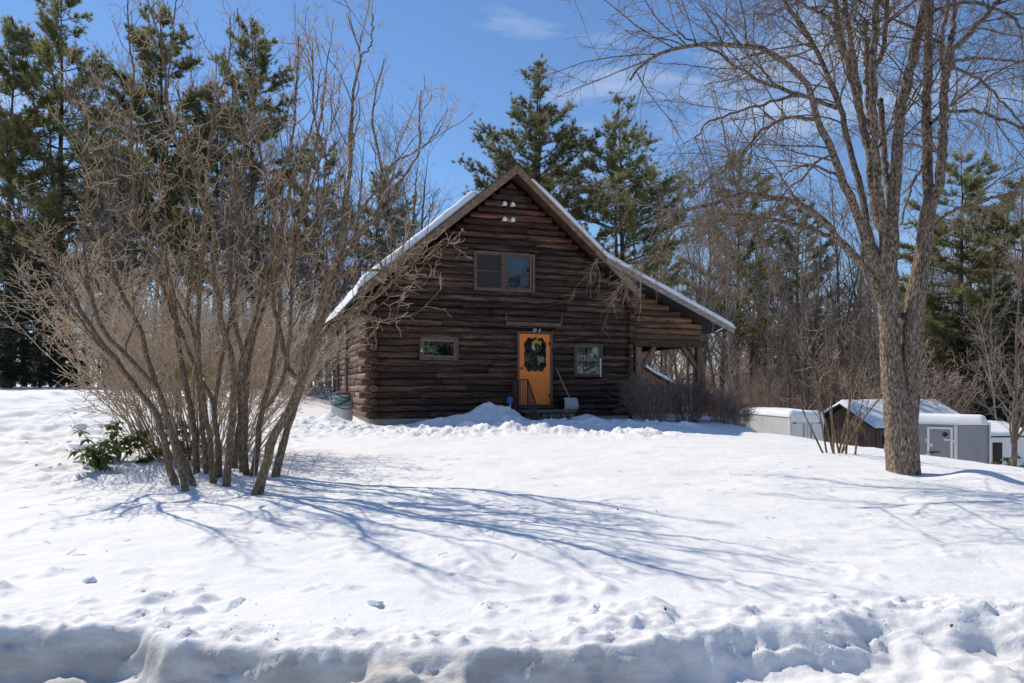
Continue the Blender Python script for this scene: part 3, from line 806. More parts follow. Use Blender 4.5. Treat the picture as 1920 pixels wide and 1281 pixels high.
# windows
def window(u0, u1, z0, z1, kind):
    w = empty('window'); w.parent = house
    t = .07
    fr = MB()
    fr.box(u0 - .01, u0 + t, -.13, .02, z0, z1); fr.box(u1 - t, u1 + .01, -.13, .02, z0, z1)
    fr.box(u0 + t, u1 - t, -.13, .02, z1 - t, z1 + .01); fr.box(u0 + t, u1 - t, -.14, .02, z0 - .01, z0 + t)
    fr.build('frame', M['frame'], w, bevel=.006)
    def sash(a, b, c, d, mat, s=.045, y=-.085, gm='glass', mid=None):
        m = MB()
        m.box(a, a + s, y, y + .04, c, d); m.box(b - s, b, y, y + .04, c, d)
        m.box(a + s, b - s, y, y + .04, d - s, d); m.box(a + s, b - s, y, y + .04, c, c + s)
        if mid: m.box(a + s, b - s, y - .01, y + .04, mid - .016, mid + .016)
        m.build('sash', mat, w)
        g_ = MB(); g_.box(a + s, b - s, y + .018, y + .026, c + s, d - s); g_.build('pane', M[gm], w)
    if kind == 'double':
        um = u0 + (u1 - u0) * .475
        m = MB(); m.box(um - .06, um + .06, -.14, .02, z0 + t, z1 - t); m.build('mullion', M['frame'], w, bevel=.005)
        sash(u0 + t, um - .06, z0 + t, z1 - t, M['frame'], .03, -.10, 'screen', (z0 + z1) / 2)
        sash(um + .06, u1 - t, z0 + t, z1 - t, M['frame'], .06, -.085, 'glass', (z0 + z1) / 2)
        m = MB(); m.box(u1 - t - .075, u1 - t - .055, -.11, -.088, z0 + t, z1 - t); m.build('trim', M['tan'], w)
    elif kind == 'small':
        sash(u0 + t, u1 - t, z0 + t, z1 - t, M['frame_light'], .05, -.10)
        n = 24; a, b = u0 + t + .05, u1 - t - .05; top = z1 - t - .05
        pts = [(a + (b - a) * i / n, top - .05 - .07 * abs(math.sin(math.pi * (i / n * 2 + .5)))) for i in range(n + 1)]
        m = MB()
        for (x1, y1), (x2, y2) in zip(pts[:-1], pts[1:]):
            m.add([(x1, .004, top), (x2, .004, top), (x2, .004, y2), (x1, .004, y1)], [(0, 1, 2, 3)])
        m.build('valance', M['curtain_orange'], w)
        m = MB(); m.lathe([(.022, -.05), (.03, -.02), (.022, .05)], (u0 + .035, -.15, z0 + .26), 8); m.build('thermometer', M['yellow'], w, True)
    else:
        zm = (z0 + z1) / 2 - .02
        sash(u0 + t, u1 - t, zm, z1 - t, M['frame_light'], .035, -.085)
        sash(u0 + t, u1 - t, z0 + t, zm + .03, M['frame_light'], .035, -.125)
        for a, b, ph in ((u0 + t + .02, u0 + t + .36, 0), (u1 - t - .38, u1 - t - .02, 2)):
            m = MB(); n = 22
            for i in range(n):
                s0, s1 = a + (b - a) * i / n, a + (b - a) * (i + 1) / n
                y0_, y1_ = .0 + .012 * math.sin(ph + i * 1.4), .0 + .012 * math.sin(ph + (i + 1) * 1.4)
                zt = z1 - t - .03; zb_ = z0 + t
                m.add([(s0, y0_, zb_), (s1, y1_, zb_), (s1, y1_, zt), (s0, y0_, zt)], [(0, 1, 2, 3)])
            m.build('curtain', M['curtain'], w, True)
        m = MB(); m.box(u1 - t - .02, u1 - t + .015, -.15, -.128, z0 - .02, z0 + .55); m.build('trim', M['white'], w)
    return w
window(*openings[0], 'double'); window(*openings[1], 'small'); window(*openings[2], 'sash')
# door
d0, d1 = hu(971.5), hu(1029); dz0, dz1 = hz(1000, 759), hz(1000, 627)
door = empty('door'); door.parent = house; door['label'] = 'bright orange door with scalloped dark window'
dw = d1 - d0; dh = dz1 - dz0
def scallop(cx, cz, hw_, hh_, n=96):
    out = []
    for i in range(n):
        a = 2 * math.pi * i / n
        c, s = math.cos(a), math.sin(a)
        k = 1 / max(abs(c), abs(s))
        k = min(k, 1.22) if abs(abs(c) - abs(s)) < .35 else k
        wv = 1 + .035 * math.cos(12 * a)
        out.append((cx + hw_ * k * c * wv, cz + hh_ * k * s * wv))
    return out
gc = (d0 + dw * .515, dz1 - dh * .29)
hole = scallop(gc[0], gc[1], dw * .355, dh * .235)
n = len(hole)
rect = []
for i in range(n):      # matching points on the door rectangle
    a = 2 * math.pi * i / n; c, s = math.cos(a), math.sin(a)
    tx = ((d1 - gc[0]) if c > 0 else (gc[0] - d0)) / max(abs(c), 1e-6)
    tz = ((dz1 - gc[1]) if s > 0 else (gc[1] - dz0)) / max(abs(s), 1e-6)
    k = min(tx, tz); rect.append((gc[0] + c * k, gc[1] + s * k))
# snap nearest points to the corners
for cx_, cz_ in ((d0, dz0), (d1, dz0), (d1, dz1), (d0, dz1)):
    i = min(range(n), key=lambda q: (rect[q][0] - cx_) ** 2 + (rect[q][1] - cz_) ** 2); rect[i] = (cx_, cz_)
m = MB(); yf, yb = -.10, -.055
vs_ = [(x, yf, z) for x, z in hole] + [(x, yf, z) for x, z in rect] + [(x, yb, z) for x, z in hole] + [(x, yb, z) for x, z in rect]
fs = []
for i in range(n):
    j = (i + 1) % n
    fs += [(i, n + i, n + j, j), (2*n + i, 2*n + j, 3*n + j, 3*n + i), (i, j, 2*n + j, 2*n + i), (n + i, 3*n + i, 3*n + j, n + j)]
m.add(vs_, fs); m.build('door_leaf', M['orange'], door)
m = MB(); hole2 = scallop(gc[0], gc[1], dw * .345, dh * .228); rim_in = scallop(gc[0], gc[1], dw * .315, dh * .208)
vs_ = [(x, yf - .012, z) for x, z in hole2] + [(x, yf - .012, z) for x, z in rim_in] + [(x, yf + .02, z) for x, z in hole2] + [(x, yf + .02, z) for x, z in rim_in]
m.add(vs_, [q for i in range(n) for q in ((i, (i+1) % n, n + (i+1) % n, n + i), (i, 2*n + i, 2*n + (i+1) % n, (i+1) % n), (n + i, n + (i+1) % n, 3*n + (i+1) % n, 3*n + i))])
m.build('window_trim', M['black'], door)
m = MB(); m.add([(x, yf + .015, z) for x, z in rim_in], [tuple(range(n - 1, -1, -1))]); m.build('pane', M['glass'], door)
m = MB()
for (a, b, c, d_) in ((.26, .70, .88, .40), (.26, .12, .9, .40), (.55, .62, .95, .25), (.55, .16, .95, .02)):
    pass
# moulded lower panel: raised battens
bw = .022
for p, q in (((.12, .40), (.90, .40)), ((.12, .04), (.90, .04)), ((.12, .04), (.12, .40)), ((.90, .04), (.90, .40)), ((.14, .39), (.50, .215)), ((.50, .215), (.88, .06)), ((.88, .39), (.52, .22)), ((.52, .20), (.16, .06))):
    m.bar((d0 + dw * p[0], yf - .004, dz0 + dh * p[1]), (d0 + dw * q[0], yf - .004, dz0 + dh * q[1]), .014, bw, up=(0, 0, 1) if abs(p[0] - q[0]) > .01 else (1, 0, 0))
m.build('batten', M['orange'], door)
m = MB(); m.lathe([(.02, 0), (.032, .02), (.03, .045), (.01, .055)], (0, 0, 0), 10)
o = m.build('knob', M['black'], door, True); o.rotation_euler = (R(90), 0, 0); o.location = (d0 + .07, yf, dz0 + dh * .515)
for hz_ in (.13, .87):
    m = MB(); m.box(d1 - .045, d1 + .02, yf - .012, yf + .02, dz0 + dh * hz_ - .06, dz0 + dh * hz_ + .06); m.build('hinge', M['black'], door)
m = MB(); m.box(d0 - .075, d0 - .006, -.13, .02, dz0 - .03, dz1 + .08); m.box(d1 + .006, d1 + .075, -.13, .02, dz0 - .03, dz1 + .08)
m.box(d0 - .006, d1 + .006, -.13, .02, dz1 + .008, dz1 + .08); m.box(d0 - .1, d1 + .1, -.20, .02, dz0 - .09, dz0 - .032)
m.build('door_frame', M['frame'], door)
# house numbers: 19 6
dig = empty('house_number'); dig.parent = house
for ch_, px in (('1', 996), ('9', 999.5), ('6', 1007.5)):
    cu = bpy.data.curves.new('digit', 'FONT'); cu.body = ch_; cu.size = .15; cu.extrude = .006; cu.shear = .25; cu.resolution_u = 4
    to = bpy.data.objects.new('digit_tmp', cu); C.objects.link(to)
    dg = bpy.context.evaluated_depsgraph_get()
    me = bpy.data.meshes.new_from_object(to.evaluated_get(dg)); bpy.data.objects.remove(to)
    o = mobj('digit', me, M['digit'], dig); o.rotation_euler = (R(90), 0, 0); o.location = (hu(px) - .03, -.142, hz(px, 623.5))
# porch: beam, posts, braces, floor, rail, lattice
pu = hu(1311); 
m = MB(); m.box(UR + .12, pu + .28, -.10, .18, 3.02, 3.235); m.build('porch_beam', M['log_end'], house, bevel=.01)
for v in (.05,):
    m = MB(); m.box(pu - .09, pu + .09, v - .09, v + .09, .55, 3.018); m.build('porch_post', M['barnwood'], house, bevel=.012)
    m = MB(); m.bar((pu - .05, v, 2.35), (pu - .62, v, 3.03), .10, .14); m.build('brace', M['barnwood'], house, bevel=.008)
    m = MB(); m.bar((pu, v + .05, 2.40), (pu, v + .65, 3.03), .10, .14); m.build('brace', M['barnwood'], house, bevel=.008)
m = MB(); m.box(UR + .25, UR + .47, .0, .2, .6, 3.018); m.build('porch_post', M['barnwood'], house, bevel=.012)
m = MB(); m.bar((UR + .45, .1, 2.25), (UR + .98, .1, 3.03), .10, .14); m.build('brace', M['barnwood'], house, bevel=.008)
m = MB(); m.box(pu - .1, pu + .12, .2, HLEN, 3.05, 3.235); m.build('side_beam', M['log_end'], house)
m = MB(); m.box(UR + .05, pu + .15, -.02, HLEN, .86, .93); m.build('porch_floor', M['board_grey'], house)
m = MB(); m.box(UR + .48, pu - .1, -.0, .1, 1.74, 1.82); m.build('porch_rail', M['board'], house, bevel=.008)
for k in range(13):
    u = UR + .55 + k * (pu - UR - .75) / 12
    m = MB(); m.box(u - .035, u + .035, .03, .055, .935, 1.738); m.build('rail_slat', M['board'], house)
m = MB()
u0, u1, za, zb = UR + .08, pu + .1, .45, .85
k = -1.0
while k < (u1 - u0) + .5:
    for sgn in (1, -1):
        a = (u0 + k, za) if sgn > 0 else (u0 + k, zb); b = (u0 + k + .4, zb) if sgn > 0 else (u0 + k + .4, za)
        if a[0] >= u0 and b[0] <= u1: m.bar((a[0], -.05 - .012 * sgn, a[1]), (b[0], -.05 - .012 * sgn, b[1]), .012, .036)
    k += .10
o = m.build('lattice', M['white'], house); o['kind'] = 'stuff'

# ---- things on and by the house
def house_thing(name, u, v, z, label, cat, group=None, rz=0):
    p = hw(u, v, z)
    return tag(empty(name, p, HROT + rz), label, cat, group)
for py, lab, sgn in ((387, 'upper pair of white floodlights under the gable peak', 1), (415.5, 'lower pair of white floodlights above the upstairs window', -1)):
    t = house_thing('floodlight', hu(948.5), -.12, hz(948, py), lab, 'floodlight', 'twin floodlights on the gable')
    m = MB(); m.lathe([(.055, 0), (.055, .03), (.03, .045)], (0, 0, 0), 12); o = m.build('mount', M['black'], t, True); o.rotation_euler = (R(90), 0, 0); o.location = (0, 0, -.04 * sgn)
    m = MB(); m.box(-.05, .05, -.10, -.045, -.04, .05); m.build('sensor', M['board_grey'] if sgn < 0 else M['black'], t)
    for s in (-1, 1):
        m = MB(); m.tube([(s*.03, -.05, -.03*sgn), (s*.09, -.07, 0)], .018, 6); m.build('arm', M['black'], t)
        m = MB(); m.lathe([(.03, -.10), (.035, -.05), (.06, 0), (.072, .045), (.068, .058), (.045, .068), (.015, .073)], (0, 0, 0), 16)
        o = m.build('lamp', M['lamp'], t, True); o.location = (s * .125, -.10, 0); o.rotation_euler = (R(78), 0, R(-16 * s) if s < 0 else R(22))
# hanging plank over the door
t = house_thing('hanging_plank', hu(998), -.14, hz(998, 609), 'weathered plank hung on two hooks above the orange door', 'plank')
hl = (hu(1050) - hu(947)) / 2
m = MB(); m.box(-hl, hl, -.05, 0, -.055, .055); m.build('board', M['frame'], t, bevel=.008)
for s in (-1, 1):
    m = MB(); m.tube([(s * hl * .98, -.03, -.06), (s * hl * .99, -.05, .05), (s * hl, -.03, .28)], .012, 6); m.build('hook', M['frame_light'], t)
# wreath with sunflowers on the door
t = house_thing('door_wreath', gc[0] + .01, -.13, gc[1] + dh * .105, 'sunflower wreath hanging on the orange door', 'wreath')
rngw = random.Random(4)
m = MB()
for k in range(26):
    a0 = rngw.uniform(0, 6.28); r0 = .155 + rngw.uniform(-.025, .025)
    m.tube([((r0 + .01*math.sin(3*i))*math.cos(a0 + i*.35), -.01 + rngw.uniform(-.015, .015), (r0 + .01*math.cos(2*i))*math.sin(a0 + i*.35)) for i in range(8)], .006, 4)
m.build('vine_ring', M['vine'], t)
m = MB(); m.tube([(0, -.0, .15), (0, .012, .36)], .006, 5); m.build('ribbon', M['black'], t)
def flower(cx, cz, rad, pm, npet=14, tilt=0):
    f = empty('flower'); f.parent = t; f.location = (cx, -.045, cz); f.rotation_euler = (tilt, 0, tilt)
    m = MB()
    for k in range(npet):
        a = 2 * math.pi * k / npet + rngw.uniform(-.1, .1); l = rad * rngw.uniform(.85, 1.1); w = rad * .22
        c, s = math.cos(a), math.sin(a)
        m.add([(c*rad*.3, 0, s*rad*.3), (c*l*.7 - s*w, -.012, s*l*.7 + c*w), (c*l, .008, s*l), (c*l*.7 + s*w, -.012, s*l*.7 - c*w)], [(0, 1, 2, 3)])
    m.build('petal', pm, f)
    m = MB(); m.lathe([(rad*.38, -.01), (rad*.36, .012), (rad*.2, .02)], (0, 0, 0), 12); o = m.build('flower_eye', M['seed'], f, True); o.rotation_euler = (R(90), 0, 0)
for a in ((-.09, .12, .058, M['yellow']), (-.01, .17, .062, M['yellow']), (.10, .125, .066, M['yellow']), (-.10, .02, .05, M['cream']), (-.085, -.05, .048, M['cream'])):
    flower(*a, tilt=rngw.uniform(-.3, .3))
# stone steps
t = house_thing('stone_steps', .82, -.1, .4, 'low stone steps with flat slabs below the orange door', 'steps')
def stone(x0, x1, y0, y1, z0, z1, name, rg):
    m = MB(); j = lambda: rg.uniform(-.02, .02)
    pts = [(x0+j(), y0+j(), z0), (x1+j(), y0+j(), z0), (x1+j(), y1, z0), (x0+j(), y1, z0), (x0+j(), y0+j(), z1+j()*.4), (x1+j(), y0+j(), z1+j()*.4), (x1+j(), y1, z1), (x0+j(), y1, z1)]
    m.add(pts, [(0,3,2,1),(4,5,6,7),(0,1,5,4),(1,2,6,5),(2,3,7,6),(3,0,4,7)])
    return m.build(name, M['stone'], t, bevel=.022)
rg = random.Random(9)
for (x0, x1, y0, zt) in ((-.66, .86, -.92, .68), (-.62, .64, -1.30, .46), (-.58, .58, -1.66, .25)):
    stone(x0, x1, y0, -.06 if zt > .6 else y0 + .52, zt - .085, zt, 'slab', rg)
    x = x0 + .05
    while x < x1 - .12:
        w = rg.uniform(.22, .44); w = min(w, x1 - .04 - x)
        stone(x, x + w - .025, y0 + .05, y0 + .40, zt - .235, zt - .095, 'stone', rg); x += w
STEP_TOP = .4 + .68
# iron railing
t = house_thing('iron_railing', hu(985) + .0, -.1, STEP_TOP, 'rusty iron stair railing left of the orange door', 'railing')
A = Vector((-.30, -.12, .86)); B = Vector((-.16, -.50, .88)); D = Vector((-.28, -1.50, .16))
m = MB(); m.bar(A, B, .04, .025); m.bar(B, D, .04, .025); m.build('handrail', M['rust'], t)
m = MB(); m.bar(A - Vector((0, 0, .74)), B - Vector((0, 0, .76)), .03, .02); m.bar(B - Vector((0, 0, .76)), D - Vector((0, 0, .70)), .03, .02); m.build('lower_rail', M['rust'], t)
for p, q in ((A, .88), (B, .92), (D, .85)):
    m = MB(); m.bar(p, p - Vector((0, 0, q)), .035); m.build('post', M['rust'], t)
for k in range(1, 12):
    s = k / 12
    p = A.lerp(B, s / .35) if s < .35 else B.lerp(D, (s - .35) / .65)
    m = MB(); m.bar(p, p - Vector((0, 0, .74)), .016); m.build('baluster', M['rust'], t)
# snow pusher leaning right of the door
t = house_thing('snow_shovel', hu(1066) - .2, -.55, STEP_TOP, 'grey snow pusher with pale handle leaning right of the door', 'shovel')
m = MB(); m.tube([(-.02, -.05, .30), (-.28, .38, 1.22)], .019, 8); m.build('handle', M['board_grey'], t, True)
m = MB()
n = 9
for i in range(n):
    pass
prof = [(-.10, .0), (-.155, .07), (-.165, .16), (-.13, .26), (-.06, .34)]
vs_ = []; fs = []
for k_, xx in enumerate((-.23, -.20, .20, .23)):
    sc = .94 if k_ in (0, 3) else 1.0
    for (y, z) in prof: vs_.append((xx * (1 - .10 * (z / .34)), y * sc + (.03 if k_ in (0, 3) else 0), z))
    for (y, z) in prof: vs_.append((xx * (1 - .10 * (z / .34)), y * sc + .012 + (.03 if k_ in (0, 3) else 0), z))
L_ = len(prof)
for a in range(3):
    for b in range(L_ - 1):
        p = a * 2 * L_ + b; q = (a + 1) * 2 * L_ + b
        fs += [(p, q, q + 1, p + 1), (p + L_, p + L_ + 1, q + L_ + 1, q + L_)]
m.add(vs_, fs); m.build('blade', M['shovel'], t, True)
m = MB(); m.box(-.10, .06, -.06, -.02, .22, .36); m.build('socket', M['navy'], t, bevel=.01)
t = house_thing('salt_bucket', hu(1056) - .2, -.35, STEP_TOP, 'dark bucket standing behind the grey snow pusher', 'bucket')
m = MB(); m.lathe([(.11, 0), (.14, .27), (.148, .27), (.148, .30), (.13, .30)], (0, 0, 0), 16); m.build('pail', M['navy'], t, True)
m = MB(); m.tube([(.14*math.cos(a), .02, .26 + .10*math.sin(a)) for a in np.linspace(0, math.pi, 9)], .005, 5); m.build('bail', M['black'], t)
# blue shovel left of the railing
t = house_thing('blue_shovel', hu(957) - .2, -.62, .62, 'blue plastic shovel standing in snow left of the railing', 'shovel')
m = MB(); m.tube([(-.05, -.02, .0), (.03, .12, .75)], .018, 8); m.build('handle', M['white'], t, True)
m = MB(); m.prism([(-.065, .64), (.065, .64), (.085, .80), (.05, .84), (-.05, .84), (-.085, .80)], 'y', .06, .12); m.build('grip', M['blue'], t, bevel=.01)
t = house_thing('dark_post', hu(963) - .12, -.42, .62, 'dark wooden post between the blue shovel and the railing', 'post')
m = MB(); m.bar((0, 0, 0), (0, 0, 1.32), .11, .09); m.build('stake', M['log_end'], t, bevel=.01)
m = MB(); m.bar((-.07, 0, 1.0), (.07, 0, 1.0), .06, .12); m.build('cleat', M['log_end'], t, bevel=.01)
# rain barrel and hose
bx_, by_ = at(641, 790, 19.1)[0], 19.1
bz = gz(bx_, by_) - .04
t = tag(empty('rain_barrel', (bx_, by_, bz)), 'pale plastic rain barrel at the left corner of the log house', 'barrel')
m = MB(); m.lathe([(.24, 0), (.275, .05), (.30, .2), (.305, .45), (.29, .62), (.235, .72), (.225, .76)], (0, 0, 0), 24); m.build('drum', M['barrel'], t, True)
m = MB(); m.lathe([(.225, .0), (.225, .10), (.21, .10)], (0, 0, .75), 24); m.build('neck', M['barrel'], t, True)
m = MB(); m.lathe([(.24, 0), (.24, .03), (.20, .045)], (0, 0, .86), 24); m.build('lid', M['rust'], t, True)
rgh = random.Random(3)
m = MB()
for k in range(6):
    a0 = R(180 + k * 6); pts = []
    for i in range(22):
        a = a0 + i / 21 * R(200 - k * 8)
        sag = -.18 * math.sin(i / 21 * math.pi) * (k / 4) - .03 * k
        rr = .245 if .72 + sag > .70 else (.275 if .72 + sag > .66 else .325)
        pts.append((rr * math.cos(a) + rgh.uniform(-.004, .004), rr * math.sin(a), .80 + sag * 1.0 + .05 * math.sin(a * 2 + k)))
    m.tube(pts, .013, 6)
o = m.build('garden_hose', M['hose'], None, True); o.location = (bx_, by_, bz)
tag(o, 'dark green garden hose looped round the rain barrel', 'hose')

# ------------------------------------------------------------------ plants: growth helpers
def nrm(x, y, z):
    l = math.sqrt(x*x + y*y + z*z) or 1e-9
    return x/l, y/l, z/l
def grow(p, d, L, n, wob, trop, rng):
    """wandering path of n steps; trop pulls up (+) or down (-), a little more with every step"""
    pts = [tuple(p)]; x, y, z = p; dx, dy, dz = d; s = L / n; ga = rng.gauss
    for i in range(n):
        dx, dy, dz = nrm(dx + ga(0, wob), dy + ga(0, wob), dz + ga(0, wob) + trop)
        x += dx*s; y += dy*s; z += dz*s
        pts.append((x, y, z))
    return pts
def side_dir(d, ang, rng, flat=0.0):
    """direction leaving d at an angle, on a random side"""
    dx, dy, dz = d
    while True:
        rx, ry, rz = rng.gauss(0, 1), rng.gauss(0, 1), rng.gauss(0, 1) * (1 - flat)
        k = rx*dx + ry*dy + rz*dz
        rx -= k*dx; ry -= k*dy; rz -= k*dz
        l = math.sqrt(rx*rx + ry*ry + rz*rz)
        if l > 1e-3: break
    c, s = math.cos(ang), math.sin(ang) / l
    return nrm(dx*c + rx*s, dy*c + ry*s, dz*c + rz*s)
def spawn(pts, rad, lev, P, rng, t0=0.25):
    q = P[lev]
    seg = len(pts) - 1
    tot = sum(math.dist(pts[i], pts[i+1]) for i in range(seg))
    n = q['n'] * tot
    n = int(n) + (1 if rng.random() < n - int(n) else 0)
    for _ in range(n):
        t = t0 + (1 - t0) * rng.random() ** q.get('tp', 0.9)
        f = min(t * seg, seg - 1e-4); i = int(f); f -= i
        a, b = pts[i], pts[i+1]
        p = (a[0] + (b[0]-a[0])*f, a[1] + (b[1]-a[1])*f, a[2] + (b[2]-a[2])*f)
        d = nrm(b[0]-a[0], b[1]-a[1], b[2]-a[2])
        cd = side_dir(d, rng.uniform(*q['ang']), rng, q.get('flat', 0))
        if 'bias' in q:
            bx, by, bz = q['bias']; cd = nrm(cd[0]+bx, cd[1]+by, cd[2]+bz)
        L = rng.uniform(*q['len']) * (1 - q.get('short', .4) * t)
        r = min((rad[i] + (rad[i+1]-rad[i])*f) * q.get('rr', .6), q['r'])
        r = max(r, q.get('rmin', 0.0015))
        ns = q['seg']
        path = grow(p, cd, L, ns, q['wob'], q['trop'], rng)
        r1 = max(r * q.get('taper', .3), q.get('rmin', 0.0015))
        rr = [r + (r1 - r) * k / ns for k in range(ns + 1)]
        q['tb'].add(path, rr, q['k'])
        if lev + 1 < len(P):
            spawn(path, rr, lev + 1, P, rng, q.get('t0', .2))
def catmull(P, n):
    P = np.asarray(P, float)
    Q = np.vstack([2*P[0]-P[1], P, 2*P[-1]-P[-2]])
    seg = np.concatenate([[0], np.cumsum(np.linalg.norm(np.diff(P, axis=0), axis=1))]); tt = np.linspace(0, seg[-1], n)
    out = []
    for t in tt:
        i = min(int(np.searchsorted(seg, t, side='right')) - 1, len(P) - 2)
        u = (t - seg[i]) / max(seg[i+1] - seg[i], 1e-9)
        p0, p1, p2, p3 = Q[i], Q[i+1], Q[i+2], Q[i+3]
        out.append(.5*((2*p1) + (-p0+p2)*u + (2*p0-5*p1+4*p2-p3)*u*u + (-p0+3*p1-3*p2+p3)*u**3))
    return np.array(out)

# ------------------------------------------------------------------ big lilac in the left foreground
rng = random.Random(77)
lilac_root = on_ground(420, 905)
lilac = tag(empty('lilac_shrub', lilac_root), 'large bare many-stemmed lilac in the left foreground, standing in snow', 'shrub')
# (points in the photograph, stem radius in photo pixels at base and tip, drift in depth)
STEMS = [
 ([(331,910),(306,827),(290,773),(248,720),(223,682),(190,641),(157,591),(137,550),(103,504),(60,430),(0,365),(-60,310)], 12, 3.5, .5),
 ([(350,920),(331,844),(319,802),(298,736),(265,695),(232,662),(194,620),(174,566),(161,496),(159,430),(165,340),(150,260),(130,190)], 11, 3, .2),
 ([(368,912),(339,848),(314,794),(300,735),(273,666),(265,624),(236,566),(215,513),(205,430),(215,330),(190,240),(200,170)], 11, 3, .9),
 ([(370,887),(364,802),(352,736),(337,662),(331,608),(319,529),(290,488),(256,430),(250,330),(245,230),(250,140),(240,60),(238,-10)], 10, 2.5, .3),
 ([(389,889),(381,802),(374,720),(370,653),(360,616),(352,571),(360,492),(356,430),(345,330),(350,240),(330,160)], 9, 3, .6),
 ([(403,906),(393,823),(385,782),(376,710),(372,637),(374,533),(383,430),(390,320),(400,220),(428,120),(432,30)], 10, 2.5, -.2),
 ([(414,895),(408,823),(401,782),(410,720),(418,662),(440,560),(450,450),(445,350),(460,260),(455,190)], 9, 2.5, .8),
 ([(422,912),(432,823),(439,720),(434,666),(414,608),(410,554),(397,492),(401,430),(370,340),(330,260),(312,180),(305,90),(275,0)], 13, 2.5, -.4),
 ([(439,877),(447,802),(463,736),(468,670),(488,595),(513,513),(517,430),(500,340),(480,250),(475,150),(480,50)], 11, 2.5, .1),
 ([(463,891),(459,823),(461,773),(458,715),(455,662),(439,595),(430,513),(430,430),(440,320),(435,230),(440,150)], 10, 2.5, .5),
 ([(472,891),(484,823),(492,769),(509,699),(519,637),(525,554),(509,471),(515,380),(545,280),(555,180),(560,70)], 11, 2.5, .2),
 ([(476,926),(496,881),(513,815),(534,782),(554,744),(563,711),(579,645),(596,596),(612,533),(633,471),(650,400),(655,300),(662,170),(675,107),(650,28)], 17, 2.5, -.3),
 ([(513,893),(534,823),(548,782),(559,745),(573,700),(590,640),(610,590),(650,480),(715,380),(712,300),(697,218),(720,110)], 13, 2.5, .4),
 ([(405,900),(408,850),(404,800),(398,752),(372,700),(343,629),(318,575),(300,500),(310,410),(300,320),(310,240)], 8, 2.5, 1.0),
 ([(455,885),(452,800),(448,730),(452,690),(470,620),(500,540),(560,470),(600,380),(610,290),(590,220),(585,80)], 10, 2.5, .5),
]
FORKS = [   # off stem index, starting at path position
 ([(492,769),(521,736),(538,678),(545,600),(548,520),(560,430),(580,330),(600,230),(618,90)], 8, 2, 19.0, .2),
 ([(563,711),(546,699),(532,650),(525,616),(513,554),(530,430),(550,330),(590,220),(600,130)], 9, 2, 18.0, .5),
 ([(579,645),(610,622),(640,604),(700,560),(745,520),(800,455),(826,440)], 9, 2, 18.0, -.1),
 ([(633,471),(680,430),(720,400),(745,350),(784,288),(787,220),(789,168)], 6, 2, 18.0, .2),
 ([(650,430),(690,380),(735,310),(770,290),(800,270),(830,235)], 5, 2, 18.0, -.4),
 ([(590,640),(650,590),(690,545),(740,490),(770,470)], 6, 2, 18.0, .6),
 ([(223,682),(180,640),(120,560),(80,480),(30,430)], 6, 2, 18.0, .1),
 ([(360,616),(330,560),(300,450),(270,380),(280,280)], 5, 2, 18.0, .3),
 ([(439,720),(470,640),(490,540),(520,450),(530,350),(525,250)], 6, 2, 18.0, .3),
 ([(513,513),(560,420),(590,330),(620,240),(640,190)], 5, 2, 18.0, -.2),
 ([(312,180),(320,100),(330,-10)], 3.5, 2, 18.0, 0),
 ([(579,645),(620,600),(680,592),(720,600),(765,585)], 5, 2, 18.0, -.2),
 ([(612,533),(660,510),(720,505),(780,480),(832,452)], 5, 2, 18.0, .3),
 ([(640,604),(680,575),(700,610),(705,650)], 4, 2, 18.0, .1),
 ([(633,471),(690,470),(740,530),(770,545)], 4, 2, 18.0, -.3),
 ([(675,107),(695,85),(700,30)], 3, 2, 18.0, 0),
]
stem_ends = []
base_rot = Matrix.Translation(-Vector(lilac_root))
YS = {}
def lilac_levels(tb_b, tb_t):
    return [
        dict(n=2.8, len=(.40, 1.2), r=.009, rr=.5, taper=.45, rmin=.004, ang=(.3, .9), wob=.16, trop=.10, seg=7, k=5, tb=tb_b, t0=.15, bias=(0, 0, .25)),
        dict(n=6.0, len=(.16, .55), r=.006, rr=.6, taper=.6, rmin=.0034, ang=(.5, 1.2), wob=.26, trop=.09, seg=5, k=4, tb=tb_t, t0=.15),
        dict(n=8.0, len=(.05, .22), r=.0038, rr=.8, taper=.8, rmin=.003, ang=(.6, 1.3), wob=.35, trop=.06, seg=4, k=3, tb=tb_t),
    ]
def build_stem(pp, rb, rt, ybase, drift, forked):
    n = len(pp)
    Ys = [ybase + drift * (i / (n - 1)) for i in range(n)]
    P3 = [at(px, py, Y) for (px, py), Y in zip(pp, Ys)]
    if not forked:
        P3[0] = P3[0] - np.array([0, 0, .12])
    N = 34
    P = catmull(P3, N)
    jit = np.array([[rng.gauss(0, .007) for _ in range(3)] for _ in range(N)]); jit[0] = 0
    P = P + jit
    sc = ybase / FPX
    t = np.linspace(0, 1, N)
    rad = (rb * .56 * (1 - t) ** .95 + 1.0 * t) * sc
    if not forked: rad[:3] *= np.array([1.2, 1.1, 1.03])
    rad = rad * np.array([1 + rng.uniform(-.07, .07) for _ in range(N)])
    tb_s, tb_t = TB(), TB()
    Pl = [tuple(p - lilac_root) for p in P]
    tb_s.add(Pl, list(rad), 12 if rb > 7 else 8)
    spawn(Pl, list(rad), 0, lilac_levels(tb_s, tb_t), rng, .36 if not forked else .22)
    so = mobj('stem', tb_s.mesh('stem'), M['lilac'], lilac)
    mobj('twigs', tb_t.mesh('twigs'), M['lilac_twig'], so)
for pp, rb, rt, drift in STEMS:
    yb_ = on_ground(*pp[0])[1]
    build_stem(pp, rb, rt, yb_, drift, False)
for pp, rb, rt, _, drift in FORKS:
    build_stem(pp, rb, rt, 8.1, drift, True)
